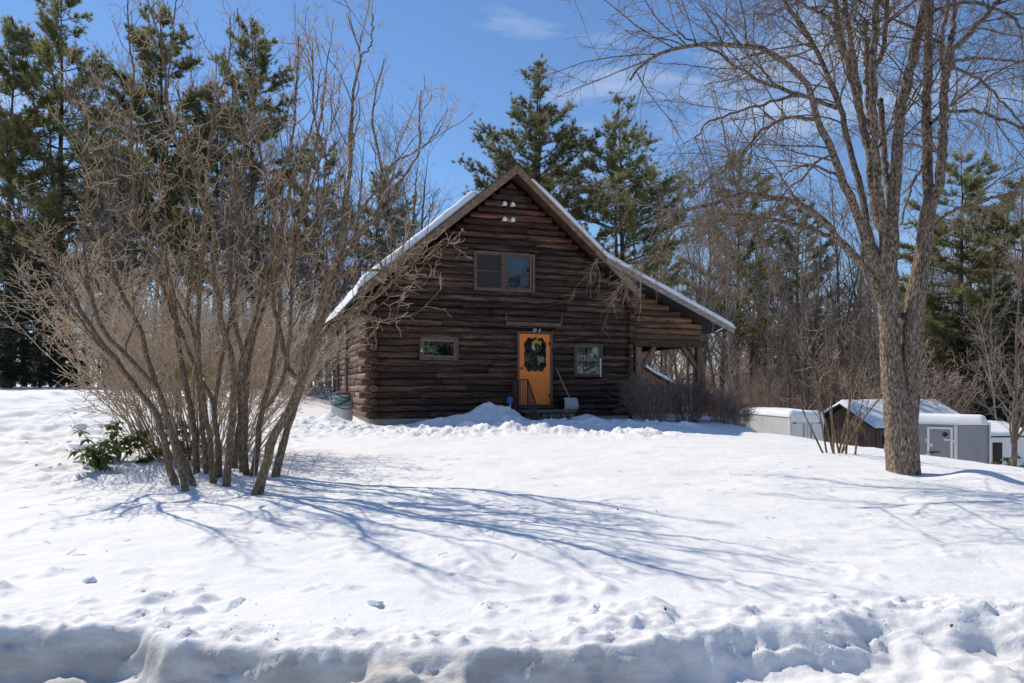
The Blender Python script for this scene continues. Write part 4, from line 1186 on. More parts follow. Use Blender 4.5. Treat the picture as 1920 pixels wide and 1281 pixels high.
# thin suckers at the foot
tb = TB()
for (px, py), (qx, qy) in (((620-40, 900-20), (600, 850)), ((536, 890), (555, 850)), ((300, 868), (287, 790)), ((475, 905), (480, 770)), ((512, 880), (530, 790)), ((380, 880), (372, 830)), ((497, 870), (505, 760))):
    b = on_ground(px, py); e = at(qx, qy, b[1] + .1)
    tb.add([tuple(b - lilac_root - np.array([0, 0, .05])), tuple((b + e) / 2 - lilac_root + np.array([rng.gauss(0, .02), 0, 0])), tuple(e - lilac_root)], [.008, .006, .003], 5)
mobj('suckers', tb.mesh('suckers'), M['lilac_twig'], lilac)

# ------------------------------------------------------------------ tan thicket behind the lilac
def thicket_mesh(seed, nstem, base_r, hgt, spread, dens, thin=1.0):
    rg = random.Random(seed)
    ts, tt = TB(), TB()
    P = [dict(n=4.2 * dens, len=(.35, .95), r=.007, rr=.7, taper=.5, rmin=.003 * thin, ang=(.4, 1.15), wob=.22, trop=.05, seg=5, k=3, tb=tt, t0=.1),
         dict(n=6.5 * dens, len=(.12, .42), r=.004, rr=.8, taper=.7, rmin=.0026 * thin, ang=(.5, 1.3), wob=.28, trop=.03, seg=3, k=3, tb=tt)]
    for i in range(nstem):
        a = rg.uniform(0, 6.283); r = base_r * math.sqrt(rg.random())
        lean = spread * (.25 + .75 * rg.random())
        d = nrm(math.cos(a) * lean, math.sin(a) * lean, 1)
        L = hgt * rg.uniform(.75, 1.15)
        pts = grow((math.cos(a) * r, math.sin(a) * r, -.08), d, L, 8, .06, .01, rg)
        r0 = rg.uniform(.006, .015)
        rad = [r0 * (1 - .8 * k / 8) for k in range(9)]
        ts.add(pts, rad, 5)
        spawn(pts, rad, 0, P, rg, .25)
    return ts.mesh('stems'), tt.mesh('twigs')
b = np.array([at(375, 800, 11.0)[0], 11.0, 0.0]); b[2] = gz(b[0], 11.0)
th = tag(empty('tan_thicket', b), 'dense tan twiggy shrub behind the lilac stems', 'shrub')
s_, t_ = thicket_mesh(5, 165, .85, 2.9, .76, .85, 1.3)
o = mobj('stems', s_, M['thicket'], th); o['kind'] = 'stuff'
o = mobj('twigs', t_, M['thicket'], th); o['kind'] = 'stuff'

# ------------------------------------------------------------------ rhododendrons and young pines poking out of the snow
def rhodo_mesh(seed, hgt, nb, lean=(0, 0)):
    rg = random.Random(seed); tb = TB(); V = []; F = []
    for i in range(nb):
        a = rg.uniform(0, 6.28)
        d = nrm(math.cos(a) * .5 + lean[0], math.sin(a) * .4 + lean[1], 1)
        pts = grow((rg.gauss(0, .04), rg.gauss(0, .04), -.05), d, hgt * rg.uniform(.6, 1.1), 5, .13, .0, rg)
        tb.add(pts, [.010, .009, .008, .007, .006, .005], 5)
        for w in (2, 3, 4, 5, 5):
            if rg.random() < .25 and w < 4: continue
            c = pts[w]
            nl = rg.randint(5, 8); a0 = rg.uniform(0, 6.28)
            for k in range(nl):
                aa = a0 + k * 6.283 / nl + rg.uniform(-.25, .25)
                el = rg.uniform(-.75, .2); L = rg.uniform(.11, .18) ; W = L * .23
                o_ = Vector((math.cos(aa) * math.cos(el), math.sin(aa) * math.cos(el), math.sin(el)))
                s = Vector((-math.sin(aa), math.cos(aa), 0)); up = o_.cross(s) * -1
                cv = Vector(c)
                b0 = len(V)
                p1 = cv + o_ * L * .12; p2 = cv + o_ * L * .5 + Vector((0, 0, .004)); p3 = cv + o_ * L - Vector((0, 0, L * .16))
                V += [p1, p2 + s * W + Vector((0, 0, -.006)), p3, p2 - s * W + Vector((0, 0, -.006)), p2]
                F += [(b0, b0+1, b0+4), (b0+1, b0+2, b0+4), (b0+2, b0+3, b0+4), (b0+3, b0, b0+4)]
    return tb.mesh('branches'), np_mesh('leaves', np.array([tuple(v) for v in V]), None, np.array(F), False)
for i, (px, py, h, nb, lean, lab) in enumerate((
    (195, 880, .42, 8, (-.5, -.1), 'sprawling green rhododendron leaning out of the snow, leftmost and lowest'),
    (222, 862, .62, 9, (.15, 0), 'upright green rhododendron in the snow left of the lilac stems'),
    (262, 868, .30, 2, (.5, 0), 'tiny rhododendron sprig between the larger rhododendron and the lilac'),
    (345, 862, .85, 9, (-.1, .1), 'green rhododendron seen between the lilac stems'))):
    p = on_ground(px, py)
    t = tag(empty('rhododendron', p), lab, 'plant', 'rhododendrons in the snow')
    bm_, lm_ = rhodo_mesh(30 + i, h, nb, lean)
    mobj('branches', bm_, M['lilac'], t); mobj('leaves', lm_, M['rhodo'], t)
def tuft_arrays(cent, dirs, L, W, nn, rg, spread=1.0):
    """needle tufts: thin triangles fanning out from every centre"""
    cent = np.asarray(cent); dirs = np.asarray(dirs); m = len(cent)
    rs = np.random.RandomState(rg.randint(0, 10**6))
    d = dirs[:, None, :] + rs.normal(0, .55 * spread, (m, nn, 3)); d /= np.linalg.norm(d, axis=2, keepdims=True)
    s = np.cross(d, rs.normal(0, 1, (m, nn, 3))); s /= np.maximum(np.linalg.norm(s, axis=2, keepdims=True), 1e-6)
    ll = L * rs.uniform(.7, 1.2, (m, nn, 1))
    c = cent[:, None, :] + rs.normal(0, L * .12, (m, nn, 3))
    v = np.stack([c - s * W, c + s * W, c + d * ll], axis=2).reshape(-1, 3)
    return v, np.arange(len(v)).reshape(-1, 3)
rg = random.Random(8)
for px, py, lab in ((330, 697, 'yellow-green young pine tuft seen through the thicket, left one'), (362, 700, 'yellow-green young pine tuft seen through the thicket, right one')):
    Y = 9.9; base = at(px, 830, Y); base[2] = gz(base[0], Y)
    top = at(px, py, Y)
    t = tag(empty('young_pine', base), lab, 'young pine', 'young pine tufts in the thicket')
    h = top[2] - base[2]
    tb = TB(); tb.add([(0, 0, -.05), (.02, 0, h * .5), (0, 0, h)], [.012, .009, .005], 5); mobj('stem', tb.mesh('stem'), M['lilac'], t)
    cs = [(rg.gauss(0, .10), rg.gauss(0, .06), h + rg.uniform(-.13, .10)) for _ in range(26)]
    v, f = tuft_arrays(cs, [nrm(c[0], c[1], .12) for c in cs], .10, .006, 12, rg)
    mobj('needles', np_mesh('needles', v, None, f), M['yellowneedle'], t)

# ------------------------------------------------------------------ the big maple on the right
rng = random.Random(101)
MY = 9.5
mroot = on_ground(1695, 886); MY = mroot[1]
maple = tag(empty('maple_tree', mroot), 'big bare two-trunked maple on the right in front of the trailers', 'tree')
K_ = MY / FPX
def trunk_mesh(rings, k=56, seed=1, dsp=.014):
    """rings: (px, py, half width px, depth offset); furrowed bark in the surface itself"""
    cen = catmull([at(px, py, MY + dy) for px, py, w, dy in rings], 90)
    ts = np.linspace(0, 1, 90); seg = np.concatenate([[0], np.cumsum(np.linalg.norm(np.diff(np.array([at(a[0], a[1], MY) for a in rings]), axis=0), axis=1))]); seg /= seg[-1]
    rad = np.interp(ts, seg, [a[2] * K_ for a in rings])
    an = np.arange(k) * 2 * np.pi / k
    A, Z = np.meshgrid(an, ts * 4.0)
    zig = np.sin(Z * 6 + seed) * .12
    fur = np.abs(fbm((A + zig) * 7 / 1.0, Z * 1.9, seed, 3, .6)) 
    fur2 = fbm(A * 1.2 + 50, Z * .8, seed + 9, 3)
    RR = rad[:, None] * (1 + .06 * fur2) + dsp * (fur * 2.2 - .5)
    # wrap seam
    V = np.stack([cen[:, 0:1] + RR * np.cos(an), cen[:, 1:2] + RR * np.sin(an), np.repeat(cen[:, 2:3], k, 1)], -1) - mroot
    i = np.arange(89)[:, None]; j = np.arange(k)[None, :]
    q = np.stack(np.broadcast_arrays(i*k+j, i*k+(j+1) % k, (i+1)*k+(j+1) % k, (i+1)*k+j), -1).reshape(-1, 4)
    return np_mesh('trunk', V.reshape(-1, 3), q, None, True)
tr = mobj('trunk', trunk_mesh([(1694, 905, 33, 0), (1693, 880, 28, 0), (1688, 800, 26, 0), (1678, 740, 21, .0), (1671, 660, 18, 0), (1667, 578, 17, 0), (1665, 520, 16, 0), (1664, 470, 14.5, 0), (1667, 425, 12, 0)], seed=3), M['maple'], maple)
mobj('trunk', trunk_mesh([(1708, 905, 16, .03), (1706, 860, 15, .03), (1704, 790, 16, .02), (1707, 720, 18, .0), (1711, 650, 18, -.02), (1715, 578, 17, -.02), (1723, 520, 15, 0), (1731, 480, 13.5, 0), (1738, 410, 12.5, 0), (1745, 372, 12, 0)], seed=7), M['maple'], maple)
LIMBS = [  # points, half-width px at start and end, depth drift, how far it grows on past the frame
 ([(1652,562),(1630,515),(1613,496),(1578,457),(1551,422),(1516,390),(1469,375),(1391,365),(1336,382),(1274,398),(1231,390),(1180,379),(1130,392)], 10, 2.2, -.6, 0),
 ([(1578,458),(1562,445),(1492,423),(1430,408),(1375,404),(1328,420),(1266,429),(1240,470),(1215,500)], 6, 2, .5, 0),
 ([(1655,540),(1637,496),(1621,449),(1602,390),(1582,343),(1559,281),(1531,219),(1516,164),(1492,133),(1453,105),(1414,88),(1348,82),(1309,84),(1258,94),(1211,113),(1180,152)], 11, 2.4, -1.3, 0),
 ([(1570,203),(1508,180),(1453,164),(1399,137),(1352,105),(1300,78),(1270,60)], 5, 2, -.3, 0),
 ([(1508,180),(1477,182),(1422,199),(1367,215),(1328,230),(1300,262)], 4, 1.6, -.5, 0),
 ([(1527,224),(1488,220),(1445,234),(1414,261),(1391,289),(1352,324),(1336,328),(1310,352)], 4.5, 1.6, -.9, 0),
 ([(1574,332),(1531,312),(1500,312),(1470,330)], 3.4, 1.6, -.5, 0),
 ([(1656,500),(1633,449),(1617,371),(1605,320),(1590,265),(1582,222),(1562,168),(1539,117),(1516,70),(1492,37),(1470,0),(1450,-60)], 8.5, 4, .6, 1.5),
 ([(1660,450),(1644,398),(1633,312),(1613,215),(1594,137),(1574,66),(1566,0),(1556,-70)], 11, 6, 1.1, 2.6),
 ([(1614,205),(1606,150),(1598,98),(1590,40),(1582,-20),(1576,-100)], 7, 4.5, -.3, 2.4),
 ([(1662,440),(1652,390),(1644,312),(1639,234),(1637,137),(1641,60),(1644,0),(1650,-90)], 9.5, 6, -.8, 2.8),
 ([(1640,130),(1652,100),(1660,70),(1662,0),(1668,-80)], 6, 4, -.4, 2.2),
 ([(1674,440),(1668,375),(1656,273),(1652,187)], 8, 6.5, .9, 0),
 ([(1636,250),(1629,203),(1625,100),(1621,39)], 7, 6, .5, 0),
 ([(1570,60),(1552,32),(1531,20),(1500,6),(1460,-20)], 5, 2, -.6, 0.6),
 ([(1670,500),(1672,449),(1680,312),(1687,219),(1703,144),(1719,78),(1738,0),(1758,-90)], 14, 8, -.3, 3.0),
 ([(1745,380),(1738,312),(1738,215),(1740,117),(1742,23),(1744,-60)], 12, 8, .5, 2.8),
 ([(1748,380),(1762,332),(1769,234),(1771,156),(1773,117)], 11, 8, -.4, 0),
 ([(1771,150),(1785,100),(1804,78),(1843,35),(1875,0),(1910,-40)], 7.5, 4, -.2, 1.8),
 ([(1773,120),(1785,70),(1791,0),(1796,-90)], 7, 4, .6, 2.2),
 ([(1768,130),(1767,80),(1773,35),(1785,-20)], 5.5, 3.5, -.8, 1.6),
 ([(1773,130),(1804,113),(1851,111),(1920,117),(1990,135)], 4, 2, .5, 0.5),
 ([(1769,211),(1820,207),(1867,219),(1920,242),(1980,275)], 4.2, 2, -.6, 0.5),
 ([(1773,128),(1793,129),(1840,152),(1875,187),(1920,238),(1950,290)], 4, 2, .9, 0.4),
 ([(1742,40),(1750,23),(1789,8),(1836,6),(1883,23),(1920,51),(1970,90)], 4.5, 2, -.9, 0.5),
 ([(1738,440),(1760,415),(1789,394),(1844,375),(1920,359),(1990,352)], 5, 2, .6, .5),
 ([(1738,300),(1715,340),(1700,380),(1690,420)], 3, 2, 1.0, 0),
 ([(1630,330),(1650,270),(1680,230),(1720,190),(1760,165)], 4, 2, 1.3, .6),
 ([(1745,232),(1780,200),(1830,160),(1880,130),(1930,110)], 4, 2, 1.2, .5),
 ([(1560,290),(1530,305),(1500,340),(1470,360),(1430,420),(1410,450)], 3, 1.2, -.2, 0),
]
def maple_levels(tb_b, tb_t):
    return [
        dict(n=1.5, len=(.7, 2.1), r=.014, rr=.5, taper=.3, rmin=.0035, ang=(.5, 1.15), wob=.10, trop=-.015, seg=8, k=5, tb=tb_b, t0=.12, short=.3),
        dict(n=7.0, len=(.30, 1.1), r=.006, rr=.6, taper=.5, rmin=.0029, ang=(.45, 1.1), wob=.15, trop=-.10, seg=6, k=3, tb=tb_t, t0=.12),
        dict(n=7.0, len=(.10, .40), r=.0034, rr=.8, taper=.8, rmin=.0026, ang=(.5, 1.1), wob=.18, trop=-.09, seg=3, k=3, tb=tb_t),
    ]
for li, (pp, r0, r1, drift, more) in enumerate(LIMBS):
    n = len(pp); tb_s, tb_t = TB(), TB()
    y0 = MY
    P3 = [at(px, py, y0 + drift * (i / (n - 1)) ** .8) for i, (px, py) in enumerate(pp)]
    N = 30
    P = catmull(P3, N)
    P[1:] += np.array([[rng.gauss(0, .010) for _ in range(3)] for _ in range(N - 1)])
    rad = list((r0 * .84 + (r1 * .84 - r0 * .84) * np.linspace(0, 1, N) ** .8) * K_ * np.array([1 + rng.uniform(-.06, .06) for _ in range(N)]))
    P = [tuple(p - mroot) for p in P]
    if more:
        d = nrm(*(np.array(P[-1]) - np.array(P[-4])))
        ext = grow(P[-1], d, more, 10, .06, .03, rng)[1:]
        P = P + ext; rad = rad + [rad[-1] * (1 - .85 * (k + 1) / 10) for k in range(10)]
    tb_s.add(P, rad, 12 if r0 > 7 else 8)
    stub = li in (12, 13)
    t0 = .55 if stub else (.18 if r0 < 7 else .28)
    if not stub or True:
        lv = maple_levels(tb_s, tb_t)
        if stub: lv[0]['n'] = .6
        elif r0 >= 9: lv[0]['n'] = 2.6
        else: lv[0]['n'] = 4.4
        spawn(P, rad, 0, lv, rng, t0)
    so = mobj('limb', tb_s.mesh('limb'), M['maple_limb'], maple)
    if tb_t.g: mobj('twigs', tb_t.mesh('twigs'), M['maple_twig'], so)
# cut branch stub and old knot on the trunk
m = MB(); a = at(1690, 606, MY - .17) - mroot; b_ = at(1687, 600, MY - .30) - mroot
m.tube([tuple(at(1694, 590, MY - .02) - mroot), tuple(a), tuple(b_)], [.04, .035, .033], 9); m.build('branch_stub', M['maple'], maple, True)
m = MB(); c0 = at(1722, 655, MY - .14) - mroot
for k in range(1):
    m.tube([tuple(c0 + np.array([.0, .14, 0])), tuple(c0 + np.array([.02, .035, 0])), tuple(c0 + np.array([.025, .02, 0]))], [.075, .06, .03], 12)
m.build('knot', M['black'], maple, True)

# ------------------------------------------------------------------ white pines, hemlocks, bare trees of the woods
def pine_mesh(seed, H, crown0, wmax, dens=1.0, twin=False):
    rg = random.Random(seed); ts = TB(); cen, dr = [], []
    def one(ox, oy, H, amp):
        lean = (rg.gauss(0, .012), rg.gauss(0, .012))
        n = 14
        pts = [(ox + lean[0]*H*k/n + rg.gauss(0, .03), oy + lean[1]*H*k/n + rg.gauss(0, .03), -.3 + (H + .3)*k/n) for k in range(n + 1)]
        r0 = H * .0105
        rad = [max(r0 * (1 - k / n) ** .85, .02) for k in range(n + 1)]
        ts.add(pts, rad, 8)
        def axis(z):
            f = min(max((z + .3) / (H + .3) * n, 0), n - 1e-3); i = int(f); f -= i
            return [pts[i][q] + (pts[i+1][q] - pts[i][q]) * f for q in range(3)]
        z = H * .12
        while z < H * .985:
            t = (z - H * crown0) / (H * (1 - crown0))
            if t < 0:
                nb = rg.choice((1, 2, 3)); Lb = wmax * rg.uniform(.25, .6)
            else:
                prof = (1 - t) ** .62 * (.6 + .4 * min(1, t * 4 + .3))
                nb = rg.randint(4, 6); Lb = max(wmax * prof, .45)
            a0 = rg.uniform(0, 6.28)
            for b in range(nb):
                if t >= 0 and rg.random() < .13: continue
                a = a0 + b * 6.283 / nb + rg.gauss(0, .25)
                L = Lb * rg.choice((.65, .85, 1.0, 1.0, 1.2)) * rg.uniform(.85, 1.12) * amp
                el = (.10 + .55 * max(t, 0)) + rg.gauss(0, .10) if t >= 0 else rg.uniform(-.25, .15)
                d = (math.cos(a) * math.cos(el), math.sin(a) * math.cos(el), math.sin(el))
                p0 = axis(z + rg.uniform(-.12, .12))
                path = grow(p0, d, L, 6, .06, .045 if t >= 0 else -.03, rg)
                rb = .012 + .011 * L
                ts.add(path, [rb * (1 - .8 * k / 6) for k in range(7)], 4)
                if t < 0:
                    for _ in range(3):
                        i = rg.randint(2, 5)
                        sd = side_dir(nrm(*[path[i+1][q] - path[i][q] for q in range(3)]), rg.uniform(.4, 1), rg, .5)
                        ts.add(grow(path[i], sd, L * rg.uniform(.15, .4), 3, .1, -.02, rg), [.010, .009, .007, .006], 3)
                    continue
                nl = int((3.0 + 6.4 * L) * dens)
                for _ in range(nl):
                    f = (.25 + .75 * rg.random() ** .75) * 6 if L > .9 else (.1 + .9 * rg.random()) * 6
                    f = min(f, 5.999); i = int(f); u = f - i
                    c = [path[i][q] + (path[i+1][q] - path[i][q]) * u for q in range(3)]
                    dd = nrm(*[path[i+1][q] - path[i][q] for q in range(3)])
                    sd = side_dir(dd, rg.uniform(.4, 1.1), rg, .9)
                    LL = min(L * .42, 1.15) * rg.uniform(.35, 1.0) * (1.1 - .45 * f / 6)
                    sub = grow(c, sd, LL, 3, .10, .05, rg)
                    ts.add(sub, [.012, .009, .007, .005], 3)
                    for w in range(1 + int(LL / .19)):
                        v = min((w + rg.random()) / (1 + int(LL / .19)) * 3, 2.999); i2 = int(v); u2 = v - i2
                        cc = [sub[i2][q] + (sub[i2+1][q] - sub[i2][q]) * u2 for q in range(3)]
                        cen.append((cc[0] + rg.gauss(0, .05), cc[1] + rg.gauss(0, .05), cc[2] + rg.gauss(0, .04)))
                        dr.append(nrm(sd[0] * .8, sd[1] * .8, sd[2] + .35))
            z += (.50 + .022 * H) * rg.uniform(.7, 1.3) * (1 if t >= 0 else .8)
        for k in range(5): cen.append((pts[-1][0], pts[-1][1], H - .1 * k)); dr.append((0, 0, 1))
    one(0, 0, H, 1.0)
    if twin: one(.75, .2, H * .93, .85)
    v, f = tuft_arrays(cen, dr, .25, .02, 11, rg)
    return ts.mesh('trunk'), np_mesh('crown', v, None, f)
def hemlock_mesh(seed, H, wmax, c0=.06):
    rg = random.Random(seed); ts = TB(); cen, dr = [], []
    ts.add([(0, 0, -.3), (0, 0, H * .5), (0, 0, H)], [H * .013, H * .008, .02], 8)
    z = H * c0
    while z < H * .98:
        t = z / H; Lb = max(wmax * (1 - t) ** .8, .3)
        for b in range(rg.randint(3, 5)):
            a = rg.uniform(0, 6.28); L = Lb * rg.uniform(.65, 1.12)
            path = grow((0, 0, z), nrm(math.cos(a), math.sin(a), .15), L, 5, .06, -.05, rg)
            ts.add(path, [.03, .024, .018, .013, .009, .006], 4)
            for _ in range(int(9 * L)):
                f = min((.15 + .85 * rg.random()) * 5, 4.999); i = int(f); u = f - i
                c = [path[i][q] + (path[i+1][q] - path[i][q]) * u for q in range(3)]
                sd = side_dir(nrm(*[path[i+1][q] - path[i][q] for q in range(3)]), rg.uniform(.4, 1.2), rg, .7)
                LL = rg.uniform(.15, .6) * min(L, 1.2)
                for w in range(3):
                    q_ = LL * (w + .5) / 3
                    cen.append((c[0] + sd[0]*q_, c[1] + sd[1]*q_, c[2] + sd[2]*q_ - .1*q_)); dr.append(nrm(sd[0], sd[1], sd[2] - .25))
        z += rg.uniform(.26, .48)
    v, f = tuft_arrays(cen, dr, .20, .018, 8, rg, .9)
    return ts.mesh('trunk'), np_mesh('crown', v, None, f)
def bare_mesh(seed, H, r0, spread=.6, dens=1.0, thin=1.0, first=.3):
    rg = random.Random(seed); ts, tt = TB(), TB()
    pts = grow((0, 0, -.3), nrm(rg.gauss(0, .03), rg.gauss(0, .03), 1), H, 16, .035, .02, rg)
    rad = [max(r0 * (1 - k / 16) ** .8, .012) for k in range(17)]
    ts.add(pts, rad, 8)
    P = [dict(n=1.9 * dens, len=(.14 * H, .36 * H), r=r0 * .42, rr=.5, taper=.3, rmin=.009 * thin, ang=(.35, .95), wob=.11, trop=.05, seg=7, k=4, tb=ts, t0=.2, short=.6),
         dict(n=2.5, len=(.5, 1.9), r=.014, rr=.55, taper=.5, rmin=.0065 * thin, ang=(.35, .9), wob=.14, trop=.05, seg=5, k=3, tb=tt, t0=.15),
         dict(n=3.2, len=(.25, .8), r=.0075, rr=.8, taper=.7, rmin=.0055 * thin, ang=(.4, .9), wob=.15, trop=.03, seg=3, k=3, tb=tt)]
    spawn(pts, rad, 0, P, rg, first)
    return ts.mesh('trunk'), tt.mesh('crown')

def tree_proto(name, tm, cm, tmat, cmat):
    t = empty(name); mobj('trunk', tm, tmat, t); mobj('crown', cm, cmat, t); return t
class Kind:
    """first use takes the prototype itself, later uses take copies"""
    def __init__(self, proto, H): self.p = proto; self.H = H; self.used = False
    def place(self, px, Y, top, rz, label, cat, group, wide=1.0, z=None):
        o = self.p if not self.used else copy_tree(self.p)
        self.used = True
        x = (px - CX) / FPX * Y
        z = gz(x, Y) if z is None else z
        h = EYE + (HY - top) / FPX * Y - z if top is not None else self.H
        s = h / self.H
        o.location = (x, Y, z); o.rotation_euler = (0, 0, rz); o.scale = (s * wide, s * wide, s)
        tag(o, label, cat, group)
        return o
pineA = Kind(tree_proto('white_pine', *pine_mesh(201, 22, .34, 5.4, 1.3), M['pine_bark'], M['needle']), 22)
pineB = Kind(tree_proto('white_pine', *pine_mesh(202, 22, .45, 5.2, 1.0, True), M['pine_bark'], M['needle']), 22)
pineC = Kind(tree_proto('white_pine', *pine_mesh(203, 22, .28, 5.3, 1.35), M['pine_bark'], M['needle']), 22)
hemA = Kind(tree_proto('hemlock_tree', *hemlock_mesh(211, 13, 3.0, .03), M['pine_bark'], M['needle_dark']), 13)
hemB = Kind(tree_proto('hemlock_tree', *hemlock_mesh(212, 12, 3.2, .05), M['pine_bark'], M['needle_dark']), 12)
bareA = Kind(tree_proto('bare_tree', *bare_mesh(221, 14, .13), M['wood_far'], M['twig_far']), 14)
bareB = Kind(tree_proto('bare_tree', *bare_mesh(222, 14, .10, dens=.9), M['wood_far'], M['twig_far']), 14)
bareC = Kind(tree_proto('bare_tree', *bare_mesh(223, 14, .17, dens=1.1, first=.22), M['wood_far'], M['twig_far']), 14)
bareP = Kind(tree_proto('birch_tree', *bare_mesh(224, 12, .085, dens=.8), M['wood_pale'], M['twig_far']), 12)
G = 'white pines behind the house'
for kd, px, Y, top, rz, wide, lab in (
    (pineC, 8, 37, 55, .4, 1.0, 'tall white pine at the left edge of the photo'),
    (pineA, 112, 38, -25, 1.3, 1.0, 'tallest left white pine, its thin top reaching the upper edge'),
    (pineC, 318, 42, 20, 2.6, 1.1, 'bushy white pine behind the middle of the lilac'),
    (pineA, 475, 44, 45, 4.2, .95, 'pointed white pine behind the right half of the lilac'),
    (pineB, 997, 46, 122, 1.1, 1.12, 'twin-stemmed white pine rising straight above the roof peak'),
    (pineB, 1172, 43, 180, 3.9, 1.1, 'twin-stemmed white pine right of the roof peak behind the porch roof'),
    (pineA, 1382, 52, 285, 5.0, .9, 'slim white pine behind the maple twigs, right of the porch roof'),
    (pineC, 1800, 46, 285, .2, 1.2, 'broad white pine directly right of the maple trunks'),
    (pineA, 1925, 42, 330, 2.2, 1.35, 'broad white pine at the right edge of the photo'),
    (pineC, 735, 56, 315, 3.3, 1.1, 'low white pine showing left of the snowy roof slope'),
    (pineC, 600, 58, 250, 1.7, .9, 'far white pine between the lilac top and the roof'),
    (pineA, 1240, 60, 410, 0.8, .8, 'far small white pine just above the porch roof snow'),
    (pineC, 1490, 62, 375, 4.4, 1.1, 'far white pine behind the left maple limbs'),
    (pineC, 200, 52, 190, 5.3, 1.0, 'white pine filling the gap between the two left pines'),
    (pineC, 405, 54, 160, 1.2, 1.0, 'white pine behind the lilac between the bushy and the pointed pine')):
    kd.place(px, Y, top, rz, lab, 'pine tree', G, wide)
G = 'dark hemlocks in the left woods'
for k, (px, Y, top, kd) in enumerate(((20, 30, 430, hemA), (75, 33, 470, hemB), (-40, 28, 400, hemB), (130, 36, 520, hemA), (-110, 33, 380, hemA), (185, 40, 540, hemB), (-5, 40, 400, hemB), (95, 44, 450, hemA))):
    kd.place(px, Y, top, k * 1.7, ('nearest dark hemlock at the left wood edge', 'dark hemlock second from the left edge, right of the nearest one', 'dark hemlock cut off by the left photo edge', 'dark hemlock behind the left tips of the thicket', 'dark hemlock mostly outside the left photo edge', 'rightmost dark hemlock of the left wood edge', 'dark hemlock just behind the nearest one at left', 'farthest dark hemlock of the left wood edge')[k], 'hemlock tree', G)
for k, (px, Y, top, kd) in enumerate(((1880, 40, 520, hemA), (1820, 44, 560, hemB), (1950, 38, 470, hemB), (1770, 52, 540, hemA))):
    kd.place(px, Y, top, k * 2.1 + .5, ('green hemlock above the small white shed', 'green hemlock above the right end of the grey trailer', 'green hemlock cut off by the right photo edge', 'farthest green hemlock, just right of the maple trunk')[k], 'hemlock tree', 'hemlocks in the right woods', 1.1)
rng = random.Random(303)
ZONES = [(50, 'by the left edge pine'), (160, 'round the tallest left pine'), (260, 'left of the bushy pine'), (370, 'round the bushy pine'), (440, 'right of the bushy pine'), (520, 'round the pointed pine'),
         (640, 'right of the pointed pine'), (760, 'over the left eave'), (900, 'left of the roof peak'), (1290, 'over the porch roof'), (1370, 'over the porch eave'), (1450, 'over the box trailer'),
         (1540, 'left of the barn gable'), (1620, 'over the barn gable'), (1740, 'behind the maple trunk'), (1820, 'over the grey trailer'), (1890, 'over the small shed'), (9999, 'at the right edge')]
def scatter(n, px0, px1, Y0, Y1, t0, t1, label, group, kinds=(bareA, bareB, bareC)):
    for i in range(n):
        px = px0 + (px1 - px0) * (i + rng.random()) / n
        Y = rng.uniform(Y0, Y1)
        zone = next(zt for zx, zt in ZONES if px < zx)
        rng.choice(kinds).place(px, Y, rng.uniform(t0, t1), rng.uniform(0, 6.28), label + ' ' + zone, 'bare tree', label + ' ' + zone)
scatter(36, -40, 560, 34, 62, 130, 420, 'slender bare tree behind the lilac', 'bare trees behind the lilac')
scatter(18, 500, 860, 38, 62, 210, 400, 'slender bare tree between lilac and house', 'bare trees left of the roof')
scatter(40, 1215, 1660, 38, 66, 300, 500, 'slender bare tree in the woods', 'bare trees right of the porch')
scatter(20, 1700, 1960, 42, 66, 360, 540, 'slender bare tree beyond the maple', 'bare trees right of the maple')
for px, Y, top, lab in ((1368, 38, 470, 'pale slim birch just right of the porch post'), (1525, 44, 560, 'pale slim birch above the white trailer'), (1438, 42, 520, 'pale slim birch between the porch and the white trailer'), (1860, 40, 520, 'pale slim birch at the right edge behind the grey trailer'), (1880, 36, 560, 'pale slim birch above the far right shed')):
    bareP.place(px, Y, top, rng.uniform(0, 6), lab, 'birch tree', 'pale birches')
bareC.place(1905, 24, 470, 1.0, 'rough bare tree at the right edge beside the small shed', 'bare tree', 'bare trees right of the maple')
# trees across the road: only their reflection shows in the windows
for k, (x, y, h, kd) in enumerate(((12, -9, 11, bareC), (17, -14, 14, bareA), (8, -17, 13, bareC), (14, -24, 17, pineA), (22, -21, 19, pineC), (30, -24, 18, pineA), (37, -20, 17, pineC), (27, -13, 12, hemA), (19, -27, 14, hemB), (35, -12, 11, hemA), (24, -18, 12, hemA), (29, -19, 12, hemB), (20, -19, 11, hemB), (33, -17, 12, hemB), (15, -19, 11, hemA), (26, -22, 13, hemB), (31, -23, 13, hemA), (17, -23, 12, hemB), (22, -17, 10, hemA), (10, -28, 16, pineC), (3, -24, 13, hemB))):
    o = kd.place(0, 1, None, x, 'tree across the road, mirrored in the dark house windows', 'tree', 'trees across the road')
    o.location = (x, y, 0.2); s = h / kd.H; o.scale = (s, s, s)

